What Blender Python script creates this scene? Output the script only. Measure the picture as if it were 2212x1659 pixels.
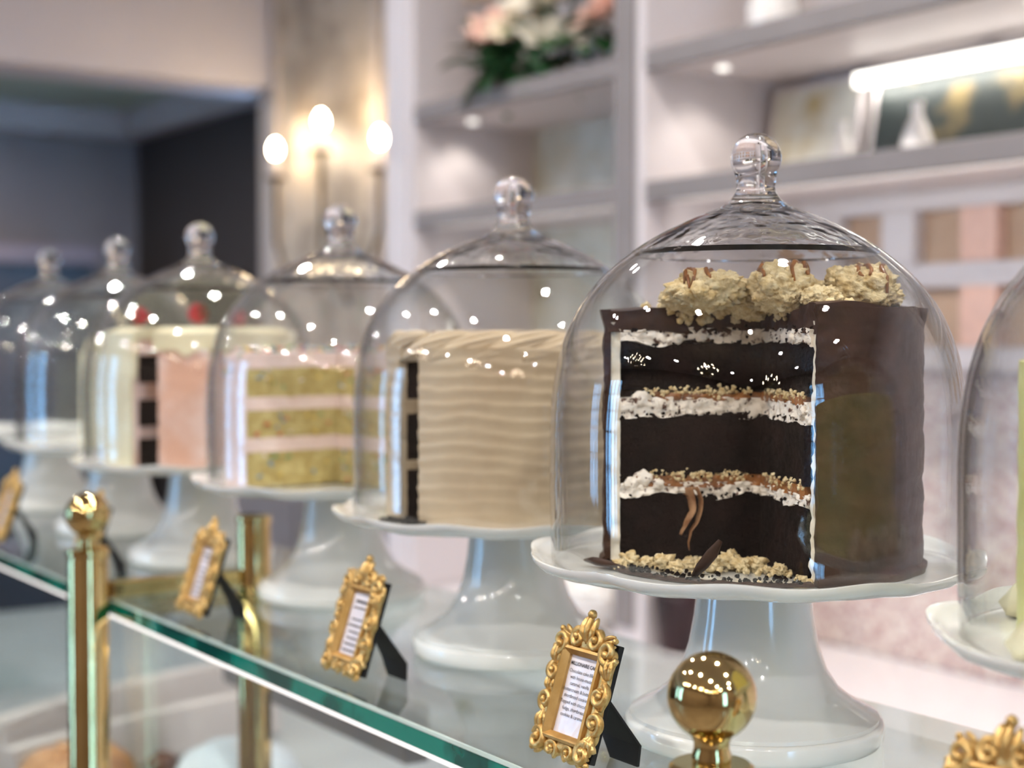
import bpy, bmesh, math, random
from mathutils import Vector, Matrix, noise
from mathutils.bvhtree import BVHTree

random.seed(7)
PI = math.pi
SC = bpy.context.scene
COL = SC.collection
for _o in list(bpy.data.objects):
    bpy.data.objects.remove(_o)

# ------------------------------------------------------------------ camera, world, exposure
FPX = 3322.0                       # focal length in pixels of the 2212 px wide frame
CAMZ = 0.265                       # eye height above the glass top (z = 0)
YAW = math.radians(56.0)
cam_d = bpy.data.cameras.new('camera')
cam = bpy.data.objects.new('camera', cam_d)
COL.objects.link(cam)
cam_d.sensor_width = 36.0
cam_d.lens = FPX / 2212.0 * 36.0
cam_d.clip_start = 0.02
cam_d.clip_end = 60
cam.location = (0, 0, CAMZ)
cam.rotation_euler = (math.radians(90 - 1.80), 0, YAW)
cam_d.dof.use_dof = True
cam_d.dof.focus_distance = 0.91
cam_d.dof.aperture_fstop = 4.6
SC.camera = cam

world = bpy.data.worlds.new('sky')
SC.world = world
world.use_nodes = True
_nt = world.node_tree
_bg = _nt.nodes['Background']
_bg.inputs[0].default_value = (0.26, 0.56, 1.0, 1)
_bg.inputs[1].default_value = 8.0

SC.view_settings.view_transform = 'Standard'
SC.view_settings.look = 'None'
SC.view_settings.gamma = 1.0
SC.view_settings.use_curve_mapping = False
SC.view_settings.exposure = 0.88
SC.cycles.max_bounces = 8
SC.cycles.diffuse_bounces = 3
SC.cycles.glossy_bounces = 5
SC.cycles.transparent_max_bounces = 28
SC.cycles.adaptive_threshold = 0.1
SC.cycles.adaptive_min_samples = 16
SC.cycles.transmission_bounces = 8
SC.cycles.sample_clamp_indirect = 6.0

FLOOR = -1.235
CEIL = 1.75
LAMP_W = 9.4                       # watts of one added ceiling fill light
LED_W = 1.0                        # scale of the shelf LED strips


def area_light(name, loc, rot, sx, sy, watts, col, parent=None, spread=None):
    d = bpy.data.lights.new(name, 'AREA')
    d.shape = 'RECTANGLE'
    d.size, d.size_y = sx, sy
    d.energy = watts
    d.color = col
    if spread:
        d.spread = math.radians(spread)
    o = bpy.data.objects.new(name, d)
    COL.objects.link(o)
    o.location = loc
    o.rotation_euler = rot
    if parent:
        o.parent = parent
    return o


# ------------------------------------------------------------------ materials
def lin(c):
    out = []
    for v in c:
        v = v / 255.0
        out.append(v / 12.92 if v <= 0.04045 else ((v + 0.055) / 1.055) ** 2.4)
    return (out[0], out[1], out[2], 1.0)


MATS = {}


def mat(name, col, rough=0.5, metal=0.0, col2=None, nscale=40.0, detail=4.0, bump=0.0, bscale=200.0,
        coat=0.0, sss=0.0, trans=0.0, emit=0.0, lo=0.35, hi=0.65, ior=1.45, spec=0.5):
    if name in MATS:
        return MATS[name]
    m = bpy.data.materials.new(name)
    m.use_nodes = True
    nt = m.node_tree
    b = nt.nodes['Principled BSDF']
    b.inputs['Base Color'].default_value = lin(col)
    b.inputs['Roughness'].default_value = rough
    b.inputs['Metallic'].default_value = metal
    b.inputs['Coat Weight'].default_value = coat
    b.inputs['Coat Roughness'].default_value = 0.05
    b.inputs['IOR'].default_value = ior
    b.inputs['Specular IOR Level'].default_value = spec
    if sss:
        b.inputs['Subsurface Weight'].default_value = sss
        b.inputs['Subsurface Radius'].default_value = (0.01, 0.008, 0.006)
        b.inputs['Subsurface Scale'].default_value = 1.0
    b.inputs['Transmission Weight'].default_value = trans
    if emit:
        b.inputs['Emission Color'].default_value = lin(col)
        b.inputs['Emission Strength'].default_value = emit
    tc = nt.nodes.new('ShaderNodeTexCoord')
    n = nt.nodes.new('ShaderNodeTexNoise')
    n.inputs['Scale'].default_value = nscale
    n.inputs['Detail'].default_value = detail
    nt.links.new(tc.outputs['Object'], n.inputs['Vector'])
    r = nt.nodes.new('ShaderNodeValToRGB')
    r.color_ramp.elements[0].position = lo
    r.color_ramp.elements[1].position = hi
    c2 = col2 if col2 else [max(0, v * 0.96) for v in col]
    r.color_ramp.elements[0].color = lin(c2)
    r.color_ramp.elements[1].color = lin(col)
    nt.links.new(n.outputs['Fac'], r.inputs['Fac'])
    nt.links.new(r.outputs['Color'], b.inputs['Base Color'])
    if bump:
        n2 = nt.nodes.new('ShaderNodeTexNoise')
        n2.inputs['Scale'].default_value = bscale
        n2.inputs['Detail'].default_value = 5
        nt.links.new(tc.outputs['Object'], n2.inputs['Vector'])
        bp = nt.nodes.new('ShaderNodeBump')
        bp.inputs['Strength'].default_value = bump
        bp.inputs['Distance'].default_value = 0.002
        nt.links.new(n2.outputs['Fac'], bp.inputs['Height'])
        nt.links.new(bp.outputs['Normal'], b.inputs['Normal'])
    MATS[name] = m
    return m


def thin_glass(name, tint=(0.975, 0.98, 0.978), edge=(0.58, 0.60, 0.61), epow=3.5, f0=0.04, wob=0.0):
    """A thin clear wall: straight-through transmission, Schlick reflection, absorption growing with path length."""
    m = bpy.data.materials.new(name)
    m.use_nodes = True
    nt = m.node_tree
    nt.nodes.clear()
    out = nt.nodes.new('ShaderNodeOutputMaterial')
    mix = nt.nodes.new('ShaderNodeMixShader')
    tr = nt.nodes.new('ShaderNodeBsdfTransparent')
    gl = nt.nodes.new('ShaderNodeBsdfGlossy')
    gl.inputs['Roughness'].default_value = 0.0
    gl.inputs['Color'].default_value = (1, 1, 1, 1)
    lw = nt.nodes.new('ShaderNodeLayerWeight')
    lw.inputs['Blend'].default_value = 0.5
    p5 = nt.nodes.new('ShaderNodeMath')
    p5.operation = 'POWER'
    p5.inputs[1].default_value = 5.0
    nt.links.new(lw.outputs['Facing'], p5.inputs[0])
    ma = nt.nodes.new('ShaderNodeMath')
    ma.operation = 'MULTIPLY_ADD'
    ma.inputs[1].default_value = 1 - f0
    ma.inputs[2].default_value = f0
    nt.links.new(p5.outputs[0], ma.inputs[0])
    pe = nt.nodes.new('ShaderNodeMath')
    pe.operation = 'POWER'
    pe.inputs[1].default_value = epow
    nt.links.new(lw.outputs['Facing'], pe.inputs[0])
    mc = nt.nodes.new('ShaderNodeMix')
    mc.data_type = 'RGBA'
    mc.inputs['A'].default_value = (*tint, 1)
    mc.inputs['B'].default_value = (*edge, 1)
    nt.links.new(pe.outputs[0], mc.inputs['Factor'])
    nt.links.new(mc.outputs['Result'], tr.inputs['Color'])
    nt.links.new(ma.outputs[0], mix.inputs[0])
    nt.links.new(tr.outputs[0], mix.inputs[1])
    nt.links.new(gl.outputs[0], mix.inputs[2])
    nt.links.new(mix.outputs[0], out.inputs[0])
    if wob:
        tc = nt.nodes.new('ShaderNodeTexCoord')
        mp = nt.nodes.new('ShaderNodeMapping')
        mp.inputs['Scale'].default_value = (1, 1, 0.25)
        nz = nt.nodes.new('ShaderNodeTexNoise')
        nz.inputs['Scale'].default_value = 30
        nz.inputs['Detail'].default_value = 2
        bp = nt.nodes.new('ShaderNodeBump')
        bp.inputs['Strength'].default_value = wob
        bp.inputs['Distance'].default_value = 0.002
        nt.links.new(tc.outputs['Object'], mp.inputs['Vector'])
        nt.links.new(mp.outputs['Vector'], nz.inputs['Vector'])
        nt.links.new(nz.outputs['Fac'], bp.inputs['Height'])
        nt.links.new(bp.outputs['Normal'], gl.inputs['Normal'])
    MATS[name] = m
    return m


def solid_glass(name, col=(1, 1, 1), rough=0.0, bump=0.0, bscale=60):
    m = bpy.data.materials.new(name)
    m.use_nodes = True
    nt = m.node_tree
    b = nt.nodes['Principled BSDF']
    b.inputs['Base Color'].default_value = (*col, 1)
    b.inputs['Roughness'].default_value = rough
    b.inputs['IOR'].default_value = 1.5
    b.inputs['Transmission Weight'].default_value = 1.0
    if bump:
        tc = nt.nodes.new('ShaderNodeTexCoord')
        nz = nt.nodes.new('ShaderNodeTexNoise')
        nz.inputs['Scale'].default_value = bscale
        nz.inputs['Detail'].default_value = 2
        bp = nt.nodes.new('ShaderNodeBump')
        bp.inputs['Strength'].default_value = bump
        bp.inputs['Distance'].default_value = 0.004
        nt.links.new(tc.outputs['Object'], nz.inputs['Vector'])
        nt.links.new(nz.outputs['Fac'], bp.inputs['Height'])
        nt.links.new(bp.outputs['Normal'], b.inputs['Normal'])
    MATS[name] = m
    return m


def emitter(name, col, strength):
    m = bpy.data.materials.new(name)
    m.use_nodes = True
    nt = m.node_tree
    nt.nodes.clear()
    out = nt.nodes.new('ShaderNodeOutputMaterial')
    e = nt.nodes.new('ShaderNodeEmission')
    e.inputs[0].default_value = (*col, 1)
    e.inputs[1].default_value = strength
    nt.links.new(e.outputs[0], out.inputs[0])
    MATS[name] = m
    return m


def tile_material():
    """Small mosaic tiles: every 10 mm cell gets its own pink or cream tone."""
    m = bpy.data.materials.new('mosaic_tile')
    m.use_nodes = True
    nt = m.node_tree
    b = nt.nodes['Principled BSDF']
    b.inputs['Roughness'].default_value = 0.25
    g = nt.nodes.new('ShaderNodeNewGeometry')
    sn = nt.nodes.new('ShaderNodeVectorMath')
    sn.operation = 'SNAP'
    sn.inputs[1].default_value = (0.0101, 10.0, 0.0101)
    wn = nt.nodes.new('ShaderNodeTexWhiteNoise')
    r = nt.nodes.new('ShaderNodeValToRGB')
    e = r.color_ramp.elements
    e[0].position = 0.0
    e[0].color = lin((178, 146, 142))
    e[1].position = 1.0
    e[1].color = lin((226, 214, 204))
    x = e.new(0.35)
    x.color = lin((203, 178, 172))
    x = e.new(0.6)
    x.color = lin((218, 202, 192))
    nt.links.new(g.outputs['Position'], sn.inputs[0])
    nt.links.new(sn.outputs[0], wn.inputs['Vector'])
    nt.links.new(wn.outputs['Value'], r.inputs['Fac'])
    nt.links.new(r.outputs['Color'], b.inputs['Base Color'])
    MATS['mosaic_tile'] = m
    return m


GLASS = thin_glass('dome_glass', wob=0.06)
PANE = thin_glass('pane_glass', tint=(0.96, 0.98, 0.97), edge=(0.80, 0.88, 0.85))
TOPGLASS = thin_glass('shelf_glass', tint=(0.90, 0.94, 0.92), edge=(0.72, 0.82, 0.78), epow=3.0, f0=0.05)
CRYSTAL = solid_glass('knob_glass', (0.98, 0.98, 0.985))
CROWN = solid_glass('crown_glass', (0.95, 0.965, 0.97), 0.0, 0.30, 38)
CLEAR = solid_glass('clear_foot_glass', (0.93, 0.94, 0.93), 0.03)
MILK = mat('milk_glass', (232, 233, 228), 0.12, col2=(226, 228, 224), nscale=6, coat=0.6)
WHITE = mat('white_paint', (208, 200, 199), 0.45, col2=(203, 195, 194), nscale=3)
TAUPE = mat('taupe_paint', (126, 112, 103), 0.6, col2=(118, 104, 96), nscale=2)
WALLP = mat('wall_paint', (203, 198, 203), 0.6, col2=(197, 192, 197), nscale=2)
BRASS = mat('polished_brass', (222, 198, 140), 0.07, 1.0, col2=(208, 182, 122), nscale=20)
GILT = mat('gilded_resin', (216, 184, 122), 0.36, 0.7, col2=(182, 144, 80), nscale=160, bump=0.25, bscale=500)
GILTFLAT = mat('gilded_lip', (200, 166, 108), 0.42, 0.7, col2=(180, 144, 84), nscale=90)
BLACK = mat('black_card', (22, 22, 23), 0.75, col2=(14, 14, 15), nscale=60)
PAPER = mat('card_paper', (226, 222, 228), 0.35, col2=(212, 208, 216), nscale=60, coat=0.4, bump=0.25, bscale=70)
INK = mat('black_ink', (32, 28, 30), 0.6)
CHOC = mat('dark_chocolate_fudge', (66, 43, 31), 0.5, col2=(48, 30, 21), nscale=50, bump=0.4, bscale=120, coat=0.04, spec=0.22)
SPONGE = mat('black_chocolate_sponge', (30, 17, 15), 0.9, col2=(5, 4, 5), nscale=38, detail=9, bump=1.0, bscale=420, spec=0.08, lo=.42, hi=.78)
CREAM = mat('white_buttercream', (240, 230, 216), 0.5, col2=(92, 62, 50), nscale=210, detail=6, bump=0.6, bscale=260, lo=0.34, hi=0.43)
COAT = mat('crumb_coat_cream', (233, 226, 208), 0.5, col2=(218, 205, 182), nscale=90, bump=0.3, bscale=150)
CARAMEL = mat('caramel', (164, 106, 52), 0.3, col2=(116, 70, 34), nscale=110, bump=0.3, bscale=200, coat=0.5)
SHORT = mat('shortbread', (232, 214, 172), 0.8, col2=(206, 178, 126), nscale=150, detail=8, bump=1.0, bscale=380, lo=0.34, hi=.6, spec=.2)
MOCHA = mat('mocha_buttercream', (196, 178, 150), 0.5, col2=(184, 164, 136), nscale=20, bump=0.15, bscale=90)
FUNF = mat('vanilla_sponge', (198, 184, 126), 0.8, col2=(172, 152, 90), nscale=90, bump=0.7, bscale=300)
PINKF = mat('pale_pink_buttercream', (232, 214, 207), 0.5, col2=(222, 198, 190), nscale=25, bump=0.2, bscale=90)
PEACHF = mat('strawberry_buttercream', (232, 206, 196), 0.5, col2=(216, 172, 150), nscale=22, lo=0.4, hi=0.6, bump=0.2, bscale=90)
IVORY = mat('vanilla_cream', (228, 222, 190), 0.45, col2=(214, 205, 170), nscale=30, bump=0.2, bscale=90)
PISTACHIO = mat('pale_green_buttercream', (214, 212, 150), 0.5, col2=(196, 194, 126), nscale=25, bump=0.2, bscale=90)
BERRY = mat('strawberry_skin', (190, 40, 48), 0.3, col2=(150, 22, 32), nscale=90, coat=0.5)
TILE = tile_material()
GROUT = mat('grout', (232, 224, 218), 0.8)
SLATE = mat('slate_paint', (116, 108, 106), 0.6, col2=(108, 100, 99), nscale=2)
DARKWOOD = mat('dark_wood', (38, 30, 30), 0.4, col2=(26, 20, 20), nscale=8)
GREY = mat('grey_metal', (104, 102, 103), 0.4, col2=(96, 94, 95), nscale=8)
MARBLE = mat('mottled_art_panel', (208, 206, 194), 0.5, col2=(176, 170, 148), nscale=7, lo=0.3, hi=0.6)
BEIGE = mat('beige_niche', (192, 164, 140), 0.7, col2=(182, 152, 128), nscale=12)


# ------------------------------------------------------------------ mesh helpers
class MB:
    def __init__(self):
        self.v, self.f, self.m = [], [], []

    def add(self, vs, fs, mi=0):
        o = len(self.v)
        self.v.extend([tuple(p) for p in vs])
        for f in fs:
            self.f.append(tuple(i + o for i in f))
            self.m.append(mi)
        return self

    def box(self, x0, x1, y0, y1, z0, z1, mi=0):
        vs = [(x0, y0, z0), (x1, y0, z0), (x1, y1, z0), (x0, y1, z0), (x0, y0, z1), (x1, y0, z1), (x1, y1, z1), (x0, y1, z1)]
        fs = [(0, 3, 2, 1), (4, 5, 6, 7), (0, 1, 5, 4), (1, 2, 6, 5), (2, 3, 7, 6), (3, 0, 4, 7)]
        return self.add(vs, fs, mi)

    def lathe(self, prof, seg=64, fn=None, c=(0, 0, 0), mi=0):
        """prof: (r, z) from axis to axis or open; r == 0 ends collapse."""
        vs, idx = [], []
        for k, (r, z) in enumerate(prof):
            if r <= 1e-9:
                idx.append([len(vs)] * seg)
                vs.append((c[0], c[1], c[2] + z))
            else:
                row = []
                for i in range(seg):
                    a = 2 * PI * i / seg
                    rr, zz = (r, z) if fn is None else fn(r, z, a, k)
                    row.append(len(vs))
                    vs.append((c[0] + rr * math.cos(a), c[1] + rr * math.sin(a), c[2] + zz))
                idx.append(row)
        fs = []
        for k in range(len(prof) - 1):
            A, B = idx[k], idx[k + 1]
            for i in range(seg):
                j = (i + 1) % seg
                q = []
                for t in (A[i], A[j], B[j], B[i]):
                    if t not in q:
                        q.append(t)
                if len(q) > 2:
                    fs.append(tuple(q))
        return self.add(vs, fs, mi)

    def tube(self, pts, rad, seg=8, groove=0.0, gn=3, mi=0, flat=None):
        n = len(pts)
        pts = [Vector(p) for p in pts]
        if not hasattr(rad, '__len__'):
            rad = [rad] * n
        vs = []
        up = Vector((0.13, 0.31, 0.94))
        prev = None
        for i in range(n):
            t = (pts[min(i + 1, n - 1)] - pts[max(i - 1, 0)]).normalized()
            if prev is None:
                s = t.cross(up)
                if s.length < 1e-3:
                    s = t.cross(Vector((1, 0, 0)))
                s.normalize()
            else:
                s = (prev - t * prev.dot(t)).normalized()
            prev = s
            b = t.cross(s)
            for k in range(seg):
                a = 2 * PI * k / seg
                rr = rad[i] * (1 + groove * math.cos(gn * a))
                fl = flat if flat else 1.0
                vs.append(pts[i] + s * (rr * math.cos(a)) + b * (rr * fl * math.sin(a)))
        fs = []
        for i in range(n - 1):
            for k in range(seg):
                k2 = (k + 1) % seg
                fs.append((i * seg + k, i * seg + k2, (i + 1) * seg + k2, (i + 1) * seg + k))
        fs.append(tuple(range(seg))[::-1])
        fs.append(tuple((n - 1) * seg + k for k in range(seg)))
        return self.add(vs, fs, mi)

    def blob(self, c, r, amp=0.25, freq=1.6, seed=0, sub=3, mi=0, ridg=0.0):
        if not hasattr(r, '__len__'):
            r = (r, r, r)
        bm = bmesh.new()
        bmesh.ops.create_icosphere(bm, subdivisions=sub, radius=1.0)
        vs = []
        off = Vector((seed * 3.17, seed * 1.91, seed * 0.77))
        for v in bm.verts:
            d = v.co.normalized()
            k = 1 + amp * noise.noise(d * freq + off) + amp * 0.5 * noise.noise(d * freq * 2.3 + off)
            if ridg:
                k += ridg * noise.noise(d * freq * 5 + off) + ridg * .6 * noise.noise(d * freq * 11 + off)
            vs.append((c[0] + d.x * r[0] * k, c[1] + d.y * r[1] * k, c[2] + d.z * r[2] * k))
        bm.verts.index_update()
        fs = [tuple(v.index for v in f.verts) for f in bm.faces]
        bm.free()
        return self.add(vs, fs, mi)

    def xform(self, M):
        self.v = [tuple(M @ Vector(p)) for p in self.v]
        return self

    def mesh(self, name, mats, smooth=True, angle=None):
        me = bpy.data.meshes.new(name)
        me.from_pydata(self.v, [], self.f)
        me.validate()
        mats = mats if isinstance(mats, (list, tuple)) else [mats]
        for m in mats:
            me.materials.append(m)
        if len(mats) > 1:
            me.polygons.foreach_set('material_index', self.m[:len(me.polygons)])
        bm = bmesh.new()
        bm.from_mesh(me)
        bmesh.ops.recalc_face_normals(bm, faces=bm.faces)
        bm.to_mesh(me)
        bm.free()
        if smooth:
            me.polygons.foreach_set('use_smooth', [True] * len(me.polygons))
            if angle:
                me.set_sharp_from_angle(angle=math.radians(angle))
        me.update()
        return me

    def build(self, name, mats, parent=None, smooth=False, bevel=0.0, angle=None, loc=None):
        o = bpy.data.objects.new(name, self.mesh(name, mats, smooth, angle))
        COL.objects.link(o)
        if parent:
            o.parent = parent
        if loc:
            o.location = loc
        if bevel:
            b = o.modifiers.new('bevel', 'BEVEL')
            b.width = bevel
            b.segments = 2
            b.limit_method = 'ANGLE'
        return o


def tag(o, label=None, cat=None, group=None, kind=None):
    if label:
        o['label'] = label
    if cat:
        o['category'] = cat
    if group:
        o['group'] = group
    if kind:
        o['kind'] = kind
    return o


def empty(name, loc=(0, 0, 0), rz=0.0):
    o = bpy.data.objects.new(name, None)
    COL.objects.link(o)
    o.empty_display_size = 0.02
    o.location = loc
    o.rotation_euler = (0, 0, rz)
    return o


def copy_tree(o, parent=None):
    c = o.copy()
    COL.objects.link(c)
    c.parent = parent
    for ch in list(o.children):
        copy_tree(ch, c)
    return c


def inst(name, me, parent, M):
    o = bpy.data.objects.new(name, me)
    COL.objects.link(o)
    o.parent = parent
    o.matrix_local = M
    return o


def bx(name, m, parent, *b, bevel=0.0):
    return MB().box(*b).build(name, m, parent, bevel=bevel)


def struct(o):
    o['kind'] = 'structure'
    return o


def ground(px, py, z=0.0):
    """World point at height z seen at a pixel of the 2212 x 1659 frame (used once, to lay the place out)."""
    d = cam_rot @ Vector(((px - 1106) / FPX, -(py - 829.5) / FPX, -1))
    t = (z - CAMZ) / d.z
    return Vector((0, 0, CAMZ)) + d * t


cam_rot = cam.rotation_euler.to_matrix()

# ------------------------------------------------------------------ room shell
struct(bx('floor', mat('floor_tile', (120, 108, 100), 0.35, col2=(108, 96, 88), nscale=3), None, -7.4, 3.4, -3.7, 2.9, FLOOR - .1, FLOOR))
struct(bx('ceiling', mat('ceiling_paint', (176, 166, 161), 0.7), None, -7.4, 3.4, -3.7, 2.9, CEIL, CEIL + .1))
struct(bx('wall_back', WALLP, None, -4.67, 3.4, 2.2, 2.32, FLOOR, CEIL))
# wall on the far left: a bulkhead over a wide opening
wl = struct(bx('wall_left', WALLP, None, -4.90, -4.67, -3.6, 2.2, 1.08, CEIL))
struct(bx('trim_1', mat('casing_grey', (146, 138, 134), 0.5), None, -4.72, -4.62, 2.17, 2.199, FLOOR, 1.08, bevel=.006))
# dim room past the opening
struct(bx('wall_far', SLATE, None, -7.1, -6.95, -3.6, 2.7, FLOOR, CEIL))
struct(bx('wall_side', mat('umber_paint', (42, 36, 34), 0.6), None, -6.95, -4.67, 2.58, 2.7, FLOOR, CEIL))
struct(bx('ceiling_dim', mat('sage_ceiling', (164, 172, 152), 0.7), None, -6.95, -4.91, -3.5, 2.579, 1.30, 1.36))
struct(bx('trim_2', mat('crown_grey', (168, 156, 152), 0.5), None, -6.949, -6.86, -3.5, 2.579, 1.17, 1.299, bevel=.01))
struct(bx('trim_3', MATS['crown_grey'], None, -6.859, -4.91, 2.49, 2.579, 1.17, 1.299, bevel=.01))

# street front and end wall with windows
def wall_with_windows(name, axis, plane, a0, a1, wins, zb, zt):
    mb = MB()
    def put(p, q, z0, z1):
        if q - p < 1e-4:
            return
        if axis == 'y':
            mb.box(p, q, plane, plane + .12, z0, z1)
        else:
            mb.box(plane, plane + .12, p, q, z0, z1)
    put(a0, a1, FLOOR, zb)
    put(a0, a1, zt, CEIL)
    e = a0
    for w0, w1 in wins:
        put(e, w0, zb, zt)
        e = w1
    put(e, a1, zb, zt)
    return struct(mb.build(name, TAUPE))


WIN_F = [(-6.5, -5.6), (-4.4, -3.5)]
WIN_R = [(-0.35, 0.30)]
ZB, ZT = -0.75, 1.45
wall_with_windows('wall_front', 'y', -3.72, -7.1, 3.4, WIN_F, ZB, ZT)
wall_with_windows('wall_right', 'x', 3.28, -3.6, 2.2, WIN_R, ZB, ZT)
FRAME_W = mat('window_frame', (60, 56, 56), 0.4)
wn = 0
for axis, plane, wins in (('y', -3.70, WIN_F), ('x', 3.32, WIN_R)):
    for w0, w1 in wins:
        wn += 1
        mb, pane = MB(), MB()
        def put(M, p, q, z0, z1, t0, t1):
            if axis == 'y':
                M.box(p, q, plane + t0, plane + t1, z0, z1)
            else:
                M.box(plane + t0, plane + t1, p, q, z0, z1)
        put(mb, w0, w0 + .06, ZB, ZT, 0, .08)
        put(mb, w1 - .06, w1, ZB, ZT, 0, .08)
        put(mb, w0, w1, ZB, ZB + .07, 0, .08)
        put(mb, w0, w1, ZT - .07, ZT, 0, .08)
        for k in range(1, 3):
            xx = w0 + (w1 - w0) * k / 3
            put(mb, xx - .014, xx + .014, ZB, ZT, .02, .06)
        for k in range(1, 5):
            zz = ZB + (ZT - ZB) * k / 5
            put(mb, w0, w1, zz - .014, zz + .014, .02, .06)
        w = struct(mb.build('window_%d' % wn, FRAME_W))
        put(pane, w0 + .05, w1 - .05, ZB + .05, ZT - .05, .038, .042)
        pane.build('pane', PANE, w)

# unseen fill lights, added in the ceiling to brighten the room
DL = [(lx, ly) for lx in (-2.9, -1.8, -.7, .4, 1.5, 2.6) for ly in (-2.6, -.5, 1.0)]
for i, (lx, ly) in enumerate(DL):
    r = empty('fill_light', (lx, ly, CEIL))
    MB().lathe([(.062, 0), (.062, -.008), (.050, -.010), (.048, -.004), (.048, 0)], 24).build('trim_ring', WHITE, r, True, angle=40)
    o = area_light('lamp', (0, 0, -.003), (0, 0, 0), .09, .09, LAMP_W, (1.0, .945, .905), r)
    o.data.shape = 'DISK'
    tag(r, 'round unseen fill light added in the white ceiling above the picture', 'fill light', 'added ceiling fill lights')
for i, (lx, ly) in enumerate([(-5.8, 1.0), (-5.8, -1.2)]):  # more unseen lamps, added to lift the dim room
    r = empty('fill_light', (lx, ly, 1.299))
    MB().lathe([(.062, 0), (.062, -.008), (.050, -.010), (.048, -.004), (.048, 0)], 24).build('trim_ring', WHITE, r, True, angle=40)
    o = area_light('lamp', (0, 0, -.003), (0, 0, 0), .09, .09, 32.0, (1.0, .93, .88), r)
    o.data.shape = 'DISK'
    tag(r, 'round unseen fill light added in the dim room ceiling', 'fill light', 'added dim room fill lights')

# chandeliers over the customer side (seen only as sparkle in the glass and brass)
BULB = emitter('warm_bulb', (1.0, .80, .55), 60)
def chandelier(loc, label):
    r = empty('chandelier', loc)
    MB().tube([(0, 0, .02), (0, 0, CEIL - loc[2])], .008, 8).build('stem', BRASS, r, True)
    MB().lathe([(0, -.06), (.03, -.04), (.045, 0), (.02, .04), (0, .05)], 20).build('hub', BRASS, r, True)
    for k in range(10):
        a = 2 * PI * k / 10
        R, zz = (.24, 0.0) if k % 2 else (.15, .10)
        p = [(math.cos(a) * q * R, math.sin(a) * q * R, zz * q - .05 * math.sin(q * PI)) for q in [i / 8 for i in range(9)]]
        arm = MB().tube(p, .006, 6).build('arm', BRASS, r, True)
        MB().lathe([(0, 0), (.008, .004), (.011, .02), (.006, .038), (0, .048)], 10, c=(math.cos(a) * R, math.sin(a) * R, zz + .03)).build('bulb', BULB, arm, True)
        MB().tube([(math.cos(a) * R, math.sin(a) * R, zz), (math.cos(a) * R, math.sin(a) * R, zz + .032)], .007, 8).build('candle', WHITE, arm, True)
    return tag(r, label, 'chandelier')
chandelier((-1.8, -1.6, 1.12), 'brass chandelier over the customer side, nearest the far opening')
chandelier((.15, -1.65, 1.15), 'brass chandelier over the customer side, in the middle')
chandelier((1.75, -1.0, 1.1), 'brass chandelier over the customer side, nearest the end windows')

# ------------------------------------------------------------------ built-in shelving along the back wall
YF, YB = 1.845, 2.198
SA, SB = 0.772, 0.524              # undersides of the upper and lower shelves
X_DIV = [(-3.285, -3.15), (-2.382, -2.288), (-.52, -.43)]
unit = empty('shelving_unit', (-2.2, 2.2, FLOOR))
uo = Vector((-2.2, 2.2, FLOOR))
def ub(name, m, x0, x1, y0, y1, z0, z1, bevel=0.0, parent=None):
    return bx(name, m, parent or unit, x0 - uo.x, x1 - uo.x, y0 - uo.y, y1 - uo.y, z0 - uo.z, z1 - uo.z, bevel=bevel)
EDGE = mat('grey_shelf_edge', (130, 123, 121), 0.5, col2=(124, 117, 115), nscale=4)
for i, (a, b) in enumerate(X_DIV):
    p = ub('pilaster', WHITE, a, b, YF, YB, -.335, CEIL - .001, .004)
    ub('face_strip', EDGE if i == 1 else WHITE, a + .012, b - .022, YF - .008, YF, -.30, CEIL - .02, .003, None)
for (a, b) in ((-3.15, -2.382), (-2.288, -.52)):
    for z in (SA, SB):
        s = ub('shelf', WHITE, a, b, YF + .02, YB, z, z + .028)
        ub('shelf_nosing', EDGE, a, b, YF, YF + .02, z - .006, z + .034, .003)
    ub('shelf', WHITE, a, b, YF + .02, YB, 1.25, 1.28)
    ub('back_panel', mat('niche_panel', (196, 187, 184), .6, col2=(186, 178, 174), nscale=5), a, b, YB - .012, YB, SA + .03, 1.25)
ub('back_panel', MARBLE, -3.15, -2.382, YB - .012, YB, SB + .03, SA)
ub('back_panel', WHITE, -2.288, -.52, YB - .012, YB, SB + .03, SA)
ub('back_panel', MARBLE, -3.15, -2.382, YB - .012, YB, .10, SB)
# cupboard doors below the lower shelf of the left bay
for k, x0 in enumerate((-3.15, -2.764)):
    d = ub('door', mat('blush_cabinet', (222, 208, 206), .45), x0 + .003, x0 + .379, YF + .24, YF + .26, -.334, .10, .004)
    MB().lathe([(0, -.03), (.006, -.03), (.006, -.012), (.013, -.008), (.014, 0), (.008, .008), (0, .01)], 16).xform(
        Matrix.Translation((x0 + (.34 if k == 0 else .04) - uo.x, YF + .23 - uo.y, -.10 - uo.z)) @ Matrix.Rotation(PI / 2, 4, 'X')).build('knob', BRASS, d, True)
ub('shelf', WHITE, -3.15, -2.382, YF + .24, YB, .10, .12)
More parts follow.
